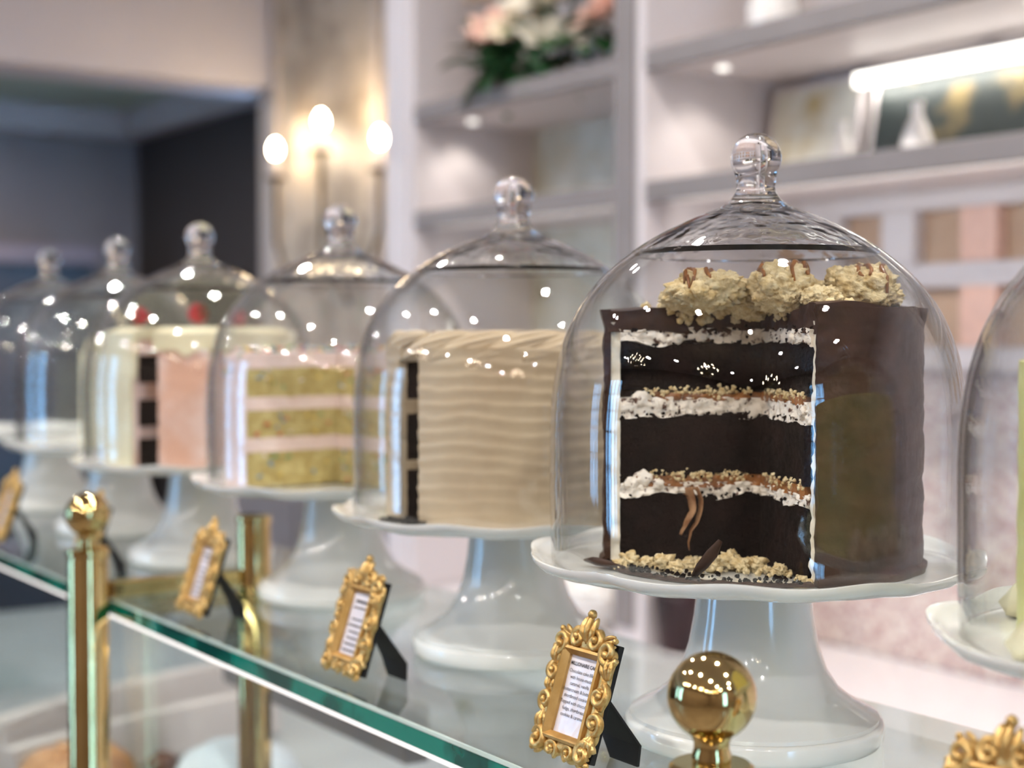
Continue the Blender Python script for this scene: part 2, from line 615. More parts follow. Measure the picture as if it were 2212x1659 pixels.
# beige square niches in a white lattice under the lower shelf of the right bay
cols = [(-2.262 + .182 * k, -2.262 + .182 * k + .104) for k in range(9)]
ub('lattice_back', WHITE, -2.288, -.52, YB - .010, YB, .215, SB)
for z0, z1 in ((.490, .523), (.352, .394), (.205, .246)):
    ub('lattice_rail', WHITE, -2.288, -.52, YB - .045, YB - .011, z0, z1, .002)
edges = [-2.288] + [c for ab in cols for c in ab] + [-.52]
for k in range(0, len(edges), 2):
    for z0, z1 in ((.3945, .4895), (.2465, .3515)):
        if edges[k + 1] - edges[k] > .004:
            ub('lattice_stile', mat('peach_stile', (222, 182, 164), .5) if k == 6 else WHITE, edges[k], edges[k + 1], YB - .045, YB - .011, z0, z1, .002)
for a, b in cols:
    for z0, z1 in ((.3945, .4895), (.2465, .3515)):
        ub('niche_panel', BEIGE, a, b, YB - .018, YB - .0101, z0, z1)
# light strips under the shelves
LEDM = emitter('led_strip', (1.0, .95, .88), 1.2)
for (a, b, z, w) in ((-2.25, -.56, SB, .6), (-3.10, -2.42, SB, .12)):
    ub('led_strip', LEDM, a, b, YF + .0205, YF + .030, z - .005, z)
    area_light('led', ((a + b) / 2 - uo.x, YF + .06 - uo.y, z - .008 - uo.z), (math.radians(58), 0, 0), b - a, .02, w * LED_W, (1, .94, .87), unit)
for (xx, w) in ((-2.20, 1.5), (-1.5, 1.2), (-3.08, 1.6), (-.8, 1.2)):
    pk = MB().lathe([(0, 0), (.012, 0), (.012, -.004), (.010, -.005), (0, -.005)], 20, c=(xx - uo.x, YF + .12 - uo.y, SA - .0 - uo.z)).build('puck_light', LEDM, unit, True, angle=30)
    d = bpy.data.lights.new('puck', 'SPOT')
    d.energy = w * .36
    d.color = (1, .93, .85)
    d.spot_size = math.radians(130)
    d.spot_blend = .6
    d.shadow_soft_size = .03
    o = bpy.data.objects.new('puck', d)
    COL.objects.link(o)
    o.parent = unit
    o.location = (xx - uo.x, YF + .12 - uo.y, SA - .02 - uo.z)
ub('crown', WHITE, -3.30, -.43, YF - .03, YB, 1.55, CEIL - .001, .01)
tag(unit, 'white built-in wall shelving with grey pilasters and lit niches behind the counter', 'shelving')

# things on the shelves
def picture(name, x0, x1, z0, h, m, label, cat, lean=.03, frame=None, y=YB - .02):
    r = empty(name, ((x0 + x1) / 2, y, z0), 0)
    w = (x1 - x0) / 2
    R = Matrix.Rotation(math.atan2(lean, h), 4, 'X') @ Matrix.Translation((0, 0, 0))
    R = Matrix.Translation((0, -lean - .008, 0.002)) @ Matrix.Rotation(-math.atan2(lean, h), 4, 'X')
    MB().box(-w, w, -.012, 0, 0, h).xform(R).build('canvas', m, r)
    mb = MB()
    for q in ((-w - .006, -w, 0, h), (w, w + .006, 0, h), (-w - .006, w + .006, h, h + .006), (-w - .006, w + .006, -.006 + .006, .004)):
        mb.box(q[0], q[1], -.016, 0, q[2], q[3])
    mb.xform(R).build('frame', frame or WHITE, r)
    return tag(r, label, cat)
PALEART = mat('pale_art_print', (206, 204, 190), .5, col2=(172, 152, 104), nscale=9, lo=.30, hi=.48)
DARKART = mat('dark_art_print', (40, 48, 46), .5, col2=(120, 104, 66), nscale=11, lo=.32, hi=.46)
picture('art_print', -2.255, -2.03, SB + .034, .185, PALEART, 'pale mottled art print leaning on the lower shelf beside the grey pilaster', 'picture')
picture('art_print', -1.985, -1.60, SB + .034, .165, DARKART, 'dark green and gold art print leaning under the bright light bar', 'picture')
lb = empty('light_bar', (-1.75, YB - .06, SB + .212))
MB().box(-.27, .27, -.012, .012, -.010, .012).build('diffuser', emitter('light_bar_glow', (1, .96, .88), 3.0), lb)
MB().box(-.275, .275, -.014, .014, .0121, .020).build('housing', GREY, lb)
MB().box(-.01, .01, .0141, .046, .008, .020).build('bracket', GREY, lb)
area_light('bar', (0, 0, -.012), (math.radians(15), 0, 0), .5, .02, 0.5 * LED_W, (1, .95, .88), lb)
tag(lb, 'bright white picture light bar above the dark art print', 'lamp')
VASE = mat('white_ceramic', (228, 224, 218), .2, coat=.5)
def vase(x, y, z, s, label, prof=None):
    p = prof or [(0, 0), (.022, 0), (.030, .02), (.032, .045), (.022, .075), (.012, .095), (.011, .115), (.015, .125), (.011, .124), (.008, .11), (.008, .09), (0, .09)]
    o = MB().lathe([(r * s, q * s) for r, q in p], 28).build('vase', VASE, None, True)
    o.location = (x, y, z)
    return tag(o, label, 'vase')
vase(-1.955, 2.03, SB + .029, .75, 'small white bottle vase at the left of the dark art print')
vase(-1.775, 2.02, SB + .029, .85, 'small white bottle vase at the right of the dark art print')
vase(-2.12, 2.02, SA + .029, 1.6, 'tall white bottle vase on the upper shelf by the grey pilaster')
vase(-1.86, 2.05, SA + .029, 1.3, 'white bottle vase on the upper shelf above the light bar')

# bouquet on the upper shelf of the left bay
bq = empty('flower_arrangement', (-2.78, 1.98, SA + .029))
MB().lathe([(0, 0), (.04, 0), (.048, .02), (.050, .05), (.045, .06), (.04, .055), (.04, .02), (0, .015)], 32).build('pot', VASE, bq, True)
LEAF = mat('flower_leaf', (52, 104, 54), .5, col2=(26, 62, 32), nscale=30)
def flower_head(c, R, m, seed):
    rnd = random.Random(seed)
    mb = MB()
    for ring, n in ((0, 4), (1, 6), (2, 8)):
        for k in range(n):
            a = 2 * PI * k / n + ring * .5
            open_ = .35 + ring * .38
            vs, fs = [], []
            N = 5
            for i in range(N):
                for j in range(N):
                    u = (i / (N - 1) - .5) * 2
                    w = j / (N - 1)
                    width = R * (.32 + .14 * ring) * math.sin(PI * (.18 + .70 * w)) * u
                    up = w * R * (1.0 - .18 * ring)
                    out = R * (.10 + .20 * ring) + R * open_ * w ** 1.6 - (u * u) * R * .14
                    vs.append((math.cos(a) * out - math.sin(a) * width, math.sin(a) * out + math.cos(a) * width, up - .3 * R))
            for i in range(N - 1):
                for j in range(N - 1):
                    fs.append((i * N + j, (i + 1) * N + j, (i + 1) * N + j + 1, i * N + j + 1))
            mb.add(vs, fs)
    mb.blob((0, 0, .15 * R), R * .35, .1, 2, seed, 2)
    t = Matrix.Translation(c) @ Matrix.Rotation(rnd.uniform(-.7, .7) + .6, 4, 'X') @ Matrix.Rotation(rnd.uniform(-.6, .6), 4, 'Y')
    return mb.xform(t).build('flower_head', m, bq, True)
FC = [mat('cream_petal', (240, 226, 200), .5), mat('blush_petal', (244, 206, 190), .5), mat('coral_petal', (226, 92, 98), .5), mat('ivory_petal', (238, 232, 214), .5)]
heads = [(-.17, -.03, .16, .07, 1), (-.10, -.06, .25, .07, 0), (-.01, -.05, .30, .065, 2), (.10, -.07, .20, .075, 3), (.18, -.05, .26, .07, 0), (.02, -.10, .13, .05, 0),
         (.13, -.09, .09, .055, 3), (-.16, -.06, .28, .06, 3), (.24, -.03, .14, .055, 1), (.06, -.02, .36, .06, 1), (-.07, -.09, .14, .05, 1), (.20, 0, .35, .06, 2)]
for i, (x, y, z, R, k) in enumerate(heads):
    flower_head((x, y, z), R, FC[k], 30 + i)
    MB().tube([(x * .2, 0, .06), (x * .6, y * .5, z * .6 + .02), (x, y, z)], .003, 5).build('stem', LEAF, bq, True)
rnd = random.Random(4)
for k in range(84):
    a = rnd.uniform(0, 2 * PI)
    rr = rnd.uniform(.06, .20)
    c = Vector((rr * math.cos(a) * 1.15, -abs(rr * math.sin(a)) * .6 - .02, rnd.uniform(.03, .30) if k < 18 else rnd.uniform(.015, .12)))
    L, W = rnd.uniform(.06, .10), rnd.uniform(.018, .030)
    vs, fs = [], []
    for i in range(6):
        w = i / 5
        ww = W * math.sin(PI * min(.97, .06 + .9 * w))
        for s in (-1, 0, 1):
            vs.append((s * ww, -abs(s) * ww * .0 + L * w, .25 * abs(s) * ww - .25 * L * w * w))
    for i in range(5):
        for s in range(2):
            fs.append((i * 3 + s, i * 3 + s + 1, i * 3 + s + 4, i * 3 + s + 3))
    M = Matrix.Translation(c) @ Matrix.Rotation(a - PI / 2, 4, 'Z') @ Matrix.Rotation(rnd.uniform(-.7, .5), 4, 'X')
    MB().add(vs, fs).xform(M).build('leaf', LEAF, bq, True)
tag(bq, 'arrangement of cream and coral roses with dark leaves on the upper shelf', 'flowers')

# ------------------------------------------------------------------ mosaic splashback and back counter
TP = 0.0101
TX0, TX1, TZ0, TZ1 = -2.288, -.90, -.335, .205
wall_t = bx('wall_splashback', GROUT, None, TX0, TX1, 2.186, 2.199, TZ0, TZ1)
struct(wall_t)
tm = MB().box(-.0043, .0043, -.0025, 0, -.0043, .0043).mesh('tile', TILE, False)
nx, nz = int((TX1 - TX0) / TP), int((TZ1 - TZ0) / TP)
rest = MB()
cnt = 0
for i in range(nx):
    for j in range(nz):
        x = (math.floor(TX0 / TP) + 1 + i + .5) * TP
        z = (math.floor(TZ0 / TP) + 1 + j + .5) * TP
        if -2.035 < x < -1.655 and z < -.255 and cnt < 300:
            o = bpy.data.objects.new('tile', tm)
            COL.objects.link(o)
            o.parent = wall_t
            o.location = (x, 2.186, z)
            cnt += 1
        else:
            rest.box(x - .0043, x + .0043, 2.1835, 2.186, z - .0043, z + .0043)
ro = rest.build('mosaic_tiles', TILE, wall_t)
ro['kind'] = 'stuff'

ctr = empty('back_counter', (-2.0, 1.9, FLOOR))
def cb(name, m, x0, x1, y0, y1, z0, z1, bevel=0.0, parent=None):
    return bx(name, m, parent or ctr, x0 + 2.0, x1 + 2.0, y0 - 1.9, y1 - 1.9, z0 - FLOOR, z1 - FLOOR, bevel=bevel)
QUARTZ = mat('white_quartz', (232, 228, 230), .18, col2=(224, 220, 222), nscale=3, coat=.3)
cb('worktop', QUARTZ, -3.28, 1.2, 1.58, 2.185, -.375, -.336, .004)
cb('carcass', WHITE, -3.26, 1.2, 1.64, 2.18, FLOOR + .09, -.376)
cb('plinth', GREY, -3.26, 1.2, 1.70, 2.18, FLOOR, FLOOR + .089)
for k in range(9):
    x0 = -3.25 + .46 * k
    d = cb('door', WHITE, x0 + .004, x0 + .456, 1.618, 1.639, FLOOR + .11, -.56, .003)
    cb('door_field', mat('taupe_field', (196, 180, 172), .5), x0 + .07, x0 + .39, 1.612, 1.6179, FLOOR + .18, -.63, .002, None)
    dr = cb('drawer', WHITE, x0 + .004, x0 + .456, 1.618, 1.639, -.55, -.385, .003)
    MB().lathe([(0, -.03), (.006, -.03), (.006, -.012), (.013, -.008), (.015, 0), (.008, .008), (0, .01)], 16).xform(
        Matrix.Translation((x0 + .23 + 2, 1.607 - 1.9, -.467 - FLOOR)) @ Matrix.Rotation(PI / 2, 4, 'X')).build('knob', BRASS, dr, True)
tag(ctr, 'white back counter with quartz worktop under the mosaic tiles', 'counter')
# covered dish and cup on the worktop
td = empty('covered_dish', (-2.53, 1.93, -.3355))
MB().lathe([(0, 0), (.05, 0), (.055, .008), (.085, .03), (.108, .065), (.112, .078), (.106, .078), (.08, .04), (0, .02)], 40).build('bowl', VASE, td, True)
MB().lathe([(.110, .079), (.104, .092), (.075, .112), (.04, .122), (.012, .126), (0, .127)], 40, lambda r, z, a, k: (r, z + .004 * math.sin(5 * a) * (r > .03))).build('lid', VASE, td, True)
MB().blob((0, 0, .136), .012, 0, 1, 0, 2).build('knob', BRASS, td, True)
tag(td, 'white lidded dish with a gold knob on the back worktop', 'dish')
MAROON = mat('maroon_glaze', (46, 16, 22), .35, col2=(26, 10, 14), nscale=10)
cu = MB().lathe([(0, 0), (.030, 0), (.034, .006), (.046, .100), (.048, .112), (.044, .112), (.030, .012), (0, .010)], 32).build('cup', MAROON, None, True)
cu.location = (-2.232, 1.885, -.3355)
tag(cu, 'dark maroon tapered cup on the back worktop beside the lidded dish', 'cup')

# ------------------------------------------------------------------ far end: wallpaper panel, sconce, dim room
WALLPAPER = mat('damask_wallpaper', (176, 164, 148), .45, col2=(146, 134, 120), nscale=9, lo=.4, hi=.55)
wp = struct(bx('wall_alcove', WALLPAPER, None, -4.60, -3.42, 2.18, 2.199, -.10, CEIL - .05))
for a in (-4.62, -3.42):
    pass
struct(bx('trim_4', mat('panel_mould', (186, 176, 168), .5), None, -4.615, -4.575, 2.165, 2.1795, -.10, CEIL - .05, bevel=.004))
struct(bx('trim_5', MATS['panel_mould'], None, -3.94, -3.90, 2.165, 2.1795, -.10, CEIL - .05, bevel=.004))
lc = empty('low_cabinet', (-4.05, 2.0, FLOOR))
MB().box(-.55, .70, -.15, .175, 0, 1.10).build('body', mat('grey_cabinet', (118, 112, 112), .5), lc, bevel=.006)
MB().box(-.57, .72, -.17, .178, 1.101, 1.13).build('top', WHITE, lc, bevel=.004)
for k in range(3):
    d = MB().box(-.53 + .41 * k, -.14 + .41 * k, -.168, -.151, .08, 1.06).build('door', MATS['grey_cabinet'], lc, bevel=.004)
    MB().blob((-.18 + .41 * k, -.178, .6), .012, 0, 1, 0, 2).build('knob', BRASS, d, True)
tag(lc, 'grey low cabinet with white top below the wall sconce', 'cabinet')
sc = empty('wall_sconce', (-4.07, 2.179, .46))
AGED = mat('aged_brass', (92, 74, 48), .4, .8, col2=(60, 46, 30), nscale=40)
MB().lathe([(0, 0), (.05, 0), (.045, .014), (.02, .02), (0, .022)], 24).xform(Matrix.Rotation(PI / 2, 4, 'X') @ Matrix.Translation((0, 0, .001))).build('back_plate', AGED, sc, True)
MB().tube([(0, -.02, -.10), (0, -.04, -.04), (0, -.045, .06), (0, -.03, .12)], [.006, .012, .010, .004], 10).build('body', AGED, sc, True)
SB_ = emitter('sconce_bulb', (1.0, .78, .52), 55)
for (dx, dy, h) in ((-.33, -.10, .39), (.12, -.17, .42), (.335, -.10, .355)):
    pl = bpy.data.lights.new('bulb_light', 'POINT')
    pl.energy, pl.color, pl.shadow_soft_size = .8, (1, .74, .44), .03
    po = bpy.data.objects.new('bulb_light', pl)
    COL.objects.link(po)
    po.parent = sc
    po.location = (dx, dy + .035, h + .03)
    pts = [(0, -.04, 0), (dx * .35, dy * .6, -.05), (dx * .75, dy * .95, -.02), (dx, dy, .10), (dx, dy, h - .10)]
    a = MB().tube(pts, [.008, .008, .007, .007, .008], 8).build('arm', AGED, sc, True)
    MB().lathe([(0, h - .102), (.03, h - .10), (.034, h - .09), (.012, h - .085), (0, h - .085)], 16, c=(dx, dy, 0)).build('drip_pan', AGED, a, True)
    MB().lathe([(.011, h - .085), (.011, h - .03), (0, h - .03)], 12, c=(dx, dy, 0)).build('candle', WHITE, a, True)
    MB().lathe([(0, h - .03), (.012, h - .024), (.017, h - .008), (.014, h + .008), (.006, h + .020), (0, h + .024)], 16, c=(dx, dy, 0)).build('bulb', SB_, a, True)
tag(sc, 'aged brass candle sconce with glowing bulbs on the damask panel', 'wall lamp')

bb = empty('dark_sideboard', (-6.70, .6, FLOOR))
MB().box(-.22, .22, -3.2, 1.6, 0, 1.80).build('body', DARKWOOD, bb)
MB().box(-.23, .26, -3.22, 1.62, 1.801, 1.88).build('top', mat('mauve_ledge', (104, 92, 96), .5), bb, bevel=.006)
for k in range(6):
    MB().box(.221, .235, -3.15 + .79 * k, -2.40 + .79 * k, .1, 1.72).build('door', DARKWOOD, bb, bevel=.004)
tag(bb, 'tall dark sideboard with a mauve grey ledge in the dim room', 'sideboard')

# ------------------------------------------------------------------ the display case
EDGEG = mat('green_glass_edge', (6, 126, 108), .06, col2=(0, 70, 62), nscale=14, lo=.42, hi=.55, coat=1.0)
case = empty('display_case', (-1.5, .68, FLOOR))
co = Vector((-1.5, .68, FLOOR))
def kb(name, m, x0, x1, y0, y1, z0, z1, bevel=0.0, parent=None):
    return bx(name, m, parent or case, x0 - co.x, x1 - co.x, y0 - co.y, y1 - co.y, z0 - co.z, z1 - co.z, bevel=bevel)
GX0, GX1, GY0, GY1, GT = -3.4, .7, .527, .835, .0155
g = MB()
vs = [(GX0, GY0, -GT), (GX1, GY0, -GT), (GX1, GY1, -GT), (GX0, GY1, -GT), (GX0, GY0, 0), (GX1, GY0, 0), (GX1, GY1, 0), (GX0, GY1, 0)]
vs = [Vector(p) - co for p in vs]
g.add(vs, [(0, 3, 2, 1), (4, 5, 6, 7)], 0)
g.add(vs, [(0, 1, 5, 4), (1, 2, 6, 5), (3, 0, 4, 7)], 1)
g.add(vs, [(2, 3, 7, 6)], 0)
gt = g.build('glass_top', [TOPGLASS, EDGEG], case)
POL = mat('polished_arris', (206, 226, 218), .08, coat=1.0)
kb('arris', POL, GX0, GX1, GY0 - .0006, GY0 + .0012, -.0022, .0004, 0, None)
kb('led_rail', emitter('edge_led', (1.0, .93, .90), .85), GX0, GX1, GY0 + .0003, GY0 + .004, -GT - .0034, -GT - .0002)
area_light('edge_led', (0, GY0 + .012 - co.y, -GT - .004 - co.z), (math.radians(25), 0, 0), GX1 - GX0, .008, 3.0, (1, .95, .92), case)
kb('front_glass', PANE, GX0, GX1, GY0 + .0045, GY0 + .0085, -.60, -GT - .0036)
DECK = mat('case_deck', (170, 178, 184), .3, col2=(160, 168, 174), nscale=4, coat=.3)
kb('deck', DECK, GX0, GX1, GY0 + .009, 1.14, -.36, -.34)
kb('case_body', WHITE, GX0, GX1, GY0 - .02, 1.16, FLOOR, -.605)
kb('back_rail', GREY, -1.86, -1.385, .80, .83, -.185, -.125, .003)
def band(name, pts, w, h, m):
    P = []
    n = 24
    pts = [Vector(p) for p in pts]
    for i in range(n + 1):
        t = i / n * (len(pts) - 1)
        k = min(int(t), len(pts) - 2)
        f = t - k
        p0, p1, p2, p3 = pts[max(k - 1, 0)], pts[k], pts[k + 1], pts[min(k + 2, len(pts) - 1)]
        P.append(.5 * ((2 * p1) + (p2 - p0) * f + (2 * p0 - 5 * p1 + 4 * p2 - p3) * f * f + (3 * p1 - p0 - 3 * p2 + p3) * f ** 3))
    vs, fs = [], []
    for i, p in enumerate(P):
        t = (P[min(i + 1, n)] - P[max(i - 1, 0)]).normalized()
        s = Vector((t.y, -t.x, 0))
        for (a, b) in ((-w / 2, -h), (w / 2, -h), (w / 2, -.3 * h), (w * .35, 0), (-w * .35, 0), (-w / 2, -.3 * h)):
            vs.append(p + s * a + Vector((0, 0, b)) - co)
    for i in range(n):
        for k in range(6):
            fs.append((i * 6 + k, i * 6 + (k + 1) % 6, (i + 1) * 6 + (k + 1) % 6, (i + 1) * 6 + k))
    fs += [tuple(range(6)), tuple(n * 6 + k for k in range(6))]
    return MB().add(vs, fs).build(name, m, case, True, angle=30)
band('reflection_band', [(-2.07, .562, -.25), (-2.12, .63, -.25), (-2.19, .77, -.25), (-2.25, .964, -.25), (-2.27, 1.06, -.25)], .05, .085, WHITE)  # white bands modelled in place of the ceiling's reflection in the case glass
band('reflection_band', [(-2.00, .562, -.27), (-2.03, .63, -.27), (-2.07, .74, -.27), (-2.11, .88, -.27), (-2.13, 1.0, -.27)], .035, .065, WHITE)
# brass posts with ball finials
def post(x, y, top, bottom, r, finial=True):
    p = MB().lathe([(0, bottom), (r, bottom), (r, top - .012), (r * .96, top - .010), (r * .96, top - .008)], 40, c=(x - co.x, y - co.y, -co.z)).build('brass_post', BRASS, case, True, angle=35)
    MB().lathe([(0, top - .008), (r * 1.06, top - .008), (r * 1.08, top - .005), (r * 1.05, top - .0015), (r * .95, top), (0, top)], 40, c=(x - co.x, y - co.y, -co.z)).build('collar', BRASS, p, True, angle=35)
    if finial:
        zc = .0872
        R = .0221
        pr = [(0, top), (.0095, top), (.0100, top + .004), (.0088, top + .007), (.0090, top + .011), (.0115, top + .0155)]
        a0 = math.asin(.0122 / R)
        for i in range(20):
            a = PI - a0 - (PI - a0) * i / 19
            pr.append((R * math.sin(a) if i < 19 else 0, zc + R * math.cos(a)))
        MB().lathe(pr, 48, c=(x - co.x, y - co.y, -co.z)).build('ball_finial', BRASS, p, True, angle=60)
    return p
post(-.570, .5035, .054, -.62, .0200)
post(-1.503, .5035, .054, -.62, .0200)
post(-1.503, .683, .075, -.34, .0175, False)
kb('brass_rail', BRASS, -1.512, -1.494, .5245, .665, .001, .019, .003)
tag(case, 'glass topped display case with green glass edge and brass posts', 'display case')

# sweets inside the case
pastry = MB().lathe([(0, 0), (.085, 0), (.10, .012), (.105, .03), (.095, .045), (.06, .055), (0, .058)], 40,
                    lambda r, z, a, k: (r * (1 + .02 * math.sin(9 * a)), z + .003 * math.sin(7 * a + r * 60))).build(
    'round_pastry', mat('baked_crust', (204, 150, 92), .55, col2=(160, 100, 48), nscale=25, bump=.5, bscale=90), None, True)
pastry.location = (-1.90, .620, -.3395)
pastry.scale = (.72, .72, 1.5)
tag(pastry, 'round golden pastry inside the case beside the brass post', 'pastry')
dm = empty('iced_cake', (-1.86, .82, -.3395))
MB().lathe([(0, 0), (.10, 0), (.105, .006), (.0, .006)], 40).build('tray', VASE, dm, True, angle=40)
MB().lathe([(.085, .0065), (.084, .03), (.07, .055), (.04, .07), (0, .075)], 40).build('icing', mat('pale_blue_icing', (208, 218, 228), .4), dm, True)
tag(dm, 'round pale blue iced cake on a tray inside the case', 'cake')
TRUF = mat('truffle', (112, 74, 62), .5, col2=(84, 52, 44), nscale=40, bump=.4, bscale=200)
for k, (px, py) in enumerate(((352, 1650), (436, 1652), (515, 1655), (600, 1660))):
    p = ground(px, py, -.325)
    o = MB().blob((0, 0, .016), (.022, .022, .016), .08, 2, k, 3).build('truffle', TRUF, None, True)
    o.location = (p.x, p.y, -.3395)
    tag(o, 'small brown truffle on the case deck, number %s from the near brass post' % ('one', 'two', 'three', 'four')[k], 'truffle', 'truffles in the case')
    o['label'] = ('small brown truffle on the case deck, leftmost of the four', 'small brown truffle on the case deck, second from the left',
                  'small brown truffle on the case deck, third from the left', 'small brown truffle on the case deck, rightmost of the four')[k]

# ------------------------------------------------------------------ cake stands and domes
PT = 0.117                          # height of a plate's surface
def make_stand():
    r = empty('cake_stand')
    prof = [(0, PT - .002), (.110, PT - .0015), (.128, PT - .001), (.1385, PT - .0003), (.1435, PT + .0032), (.1475, PT + .0062), (.1492, PT + .0060), (.1490, PT + .0035),
            (.1455, PT - .0008), (.136, PT - .0045), (.115, PT - .0065), (.070, PT - .0080), (.037, PT - .0095), (.0, PT - .0095)]
    def scal(rr, z, a, k):
        if rr < .125:
            return rr, z
        w = (rr - .125) / .025
        s = math.sin(11 * a)
        leaf = abs(((22 * a / PI + (rr - .12) * 60) % 2) - 1)
        return rr + w * (.0022 * s - .0012 * leaf), z + w * (.0016 * math.sin(11 * a + .8) + (.0012 * leaf if k in (4, 8, 9) else 0))
    MB().lathe(prof, 176, scal).build('plate', MILK, r, True, angle=50)
    col = [(0, PT - .0096), (.0365, PT - .0096), (.0372, .098), (.0392, .080), (.0425, .062), (.0475, .047), (.0555, .0345), (.0660, .0260), (.0765, .0205), (.0815, .0175), (.0815, .0150), (0, .0150)]
    MB().lathe(col, 96).build('pedestal', MILK, r, True, angle=50)
    MB().lathe([(0, .0149), (.0815, .0149), (.0838, .0140), (.0845, .0120), (.0842, .0045), (.0825, .0012), (.079, .0002), (0, .0002)], 96).build('foot', MILK, r, True, angle=60)
    return r

def make_dome():
    r = empty('glass_dome')
    b = PT + .0004
    DZ = PT - .120
    outer = [(.1338, b), (.1345, .150), (.1350, .190), (.1346, .215), (.1328, .235), (.1292, .254), (.1232, .272), (.1150, .288), (.1045, .302), (.0930, .3135), (.0810, .3230)]
    outer = outer[:1] + [(x, z + DZ) for x, z in outer[1:]]
    th = .0028
    inner = []
    for i, (x, z) in enumerate(outer):
        a, c = outer[max(0, i - 1)], outer[min(len(outer) - 1, i + 1)]
        t = Vector((c[0] - a[0], c[1] - a[1])).normalized()
        inner.append((x - t.y * th, z + t.x * th * (0 if i == 0 else 1)))
    def dens(P, n=4):
        out = []
        for i in range(len(P) - 1):
            p0, p1, p2, p3 = [Vector(P[max(0, min(len(P) - 1, j))]) for j in (i - 1, i, i + 1, i + 2)]
            for k in range(n):
                f = k / n
                out.append(tuple(.5 * ((2 * p1) + (p2 - p0) * f + (2 * p0 - 5 * p1 + 4 * p2 - p3) * f * f + (3 * p1 - p0 - 3 * p2 + p3) * f ** 3)))
        out.append(tuple(P[-1]))
        return out
    do, di = dens(outer), dens(inner)
    loop = di[::-1] + do
    MB().lathe(loop, 128).build('bell', GLASS, r, True, angle=60)
    crown_o = dens([(.0808, .3232), (.0680, .3315), (.0540, .3390), (.0400, .3455), (.0280, .3500), (.0200, .3540), (.0160, .3575), (.0150, .3590)], 3)
    crown_i = dens([(0, .3490), (.014, .3482), (.030, .3447), (.045, .3388), (.060, .3317), (.070, .3260), (.0790, .3200)], 3)
    MB().lathe([(x, z + DZ) for x, z in [(0, .3590)] + crown_o[::-1] + crown_i[::-1]], 128).build('crown', CROWN, r, True, angle=50)
    R, zc = .0166, .3838
    pr = [(0, .3594), (.0146, .3594), (.0134, .3612), (.0126, .3634), (.0124, .3655), (.0130, .3680)]
    a0 = math.asin(.0140 / R)
    for i in range(18):
        a = PI - a0 - (PI - a0) * i / 17
        pr.append((R * math.sin(a) if i < 17 else 0, zc + R * math.cos(a)))
    MB().lathe([(x, z + DZ) for x, z in pr], 64).build('knob', CRYSTAL, r, True, angle=50)
    return r

STANDS = [(-.748, .697), (-1.062, .718), (-1.388, .727), (-1.705, .708), (-2.030, .724), (-2.372, .738), (-.408, .700)]
ABOUT = ['dark chocolate cake with shortbread crumble', 'tan mocha cake with a piped rope edge', 'pale pink cake with yellow sprinkle layers',
         'pink cake topped with strawberries', 'small ivory cake', None, 'pale green cake at the right edge']
stand0, dome0 = make_stand(), make_dome()
STAND_O = []
def face(x, y):
    return math.atan2(-x, y)
for i, (x, y) in enumerate(STANDS):
    s = stand0 if i == 0 else copy_tree(stand0)
    d = dome0 if i == 0 else copy_tree(dome0)
    for o in (s, d):
        o.location = (x, y, 0.0)
        o.rotation_euler = (0, 0, face(x, y) + i * .31)
    a = ABOUT[i]
    tag(s, 'white milk glass cake stand carrying the ' + a if a else 'white milk glass cake stand at the far left end, without a cake', 'cake stand', 'cake stands in a row on the glass top')
    tag(d, 'clear glass dome with ball knob over the ' + a if a else 'clear glass dome with ball knob over the empty far left stand', 'glass dome', 'glass domes on the cake stands')
    s['label'] = s['label'].replace('white milk glass cake stand carrying', 'white scalloped cake stand under')

# ------------------------------------------------------------------ cakes
def cake_root(name, i, dx=0.0, label='', cat='cake'):
    x, y = STANDS[i]
    r = empty(name, (x, y, PT - .0012), face(x, y))
    if dx:
        r.location.x += dx * math.cos(face(x, y))
        r.location.y += dx * math.sin(face(x, y))
    return tag(r, label, cat)

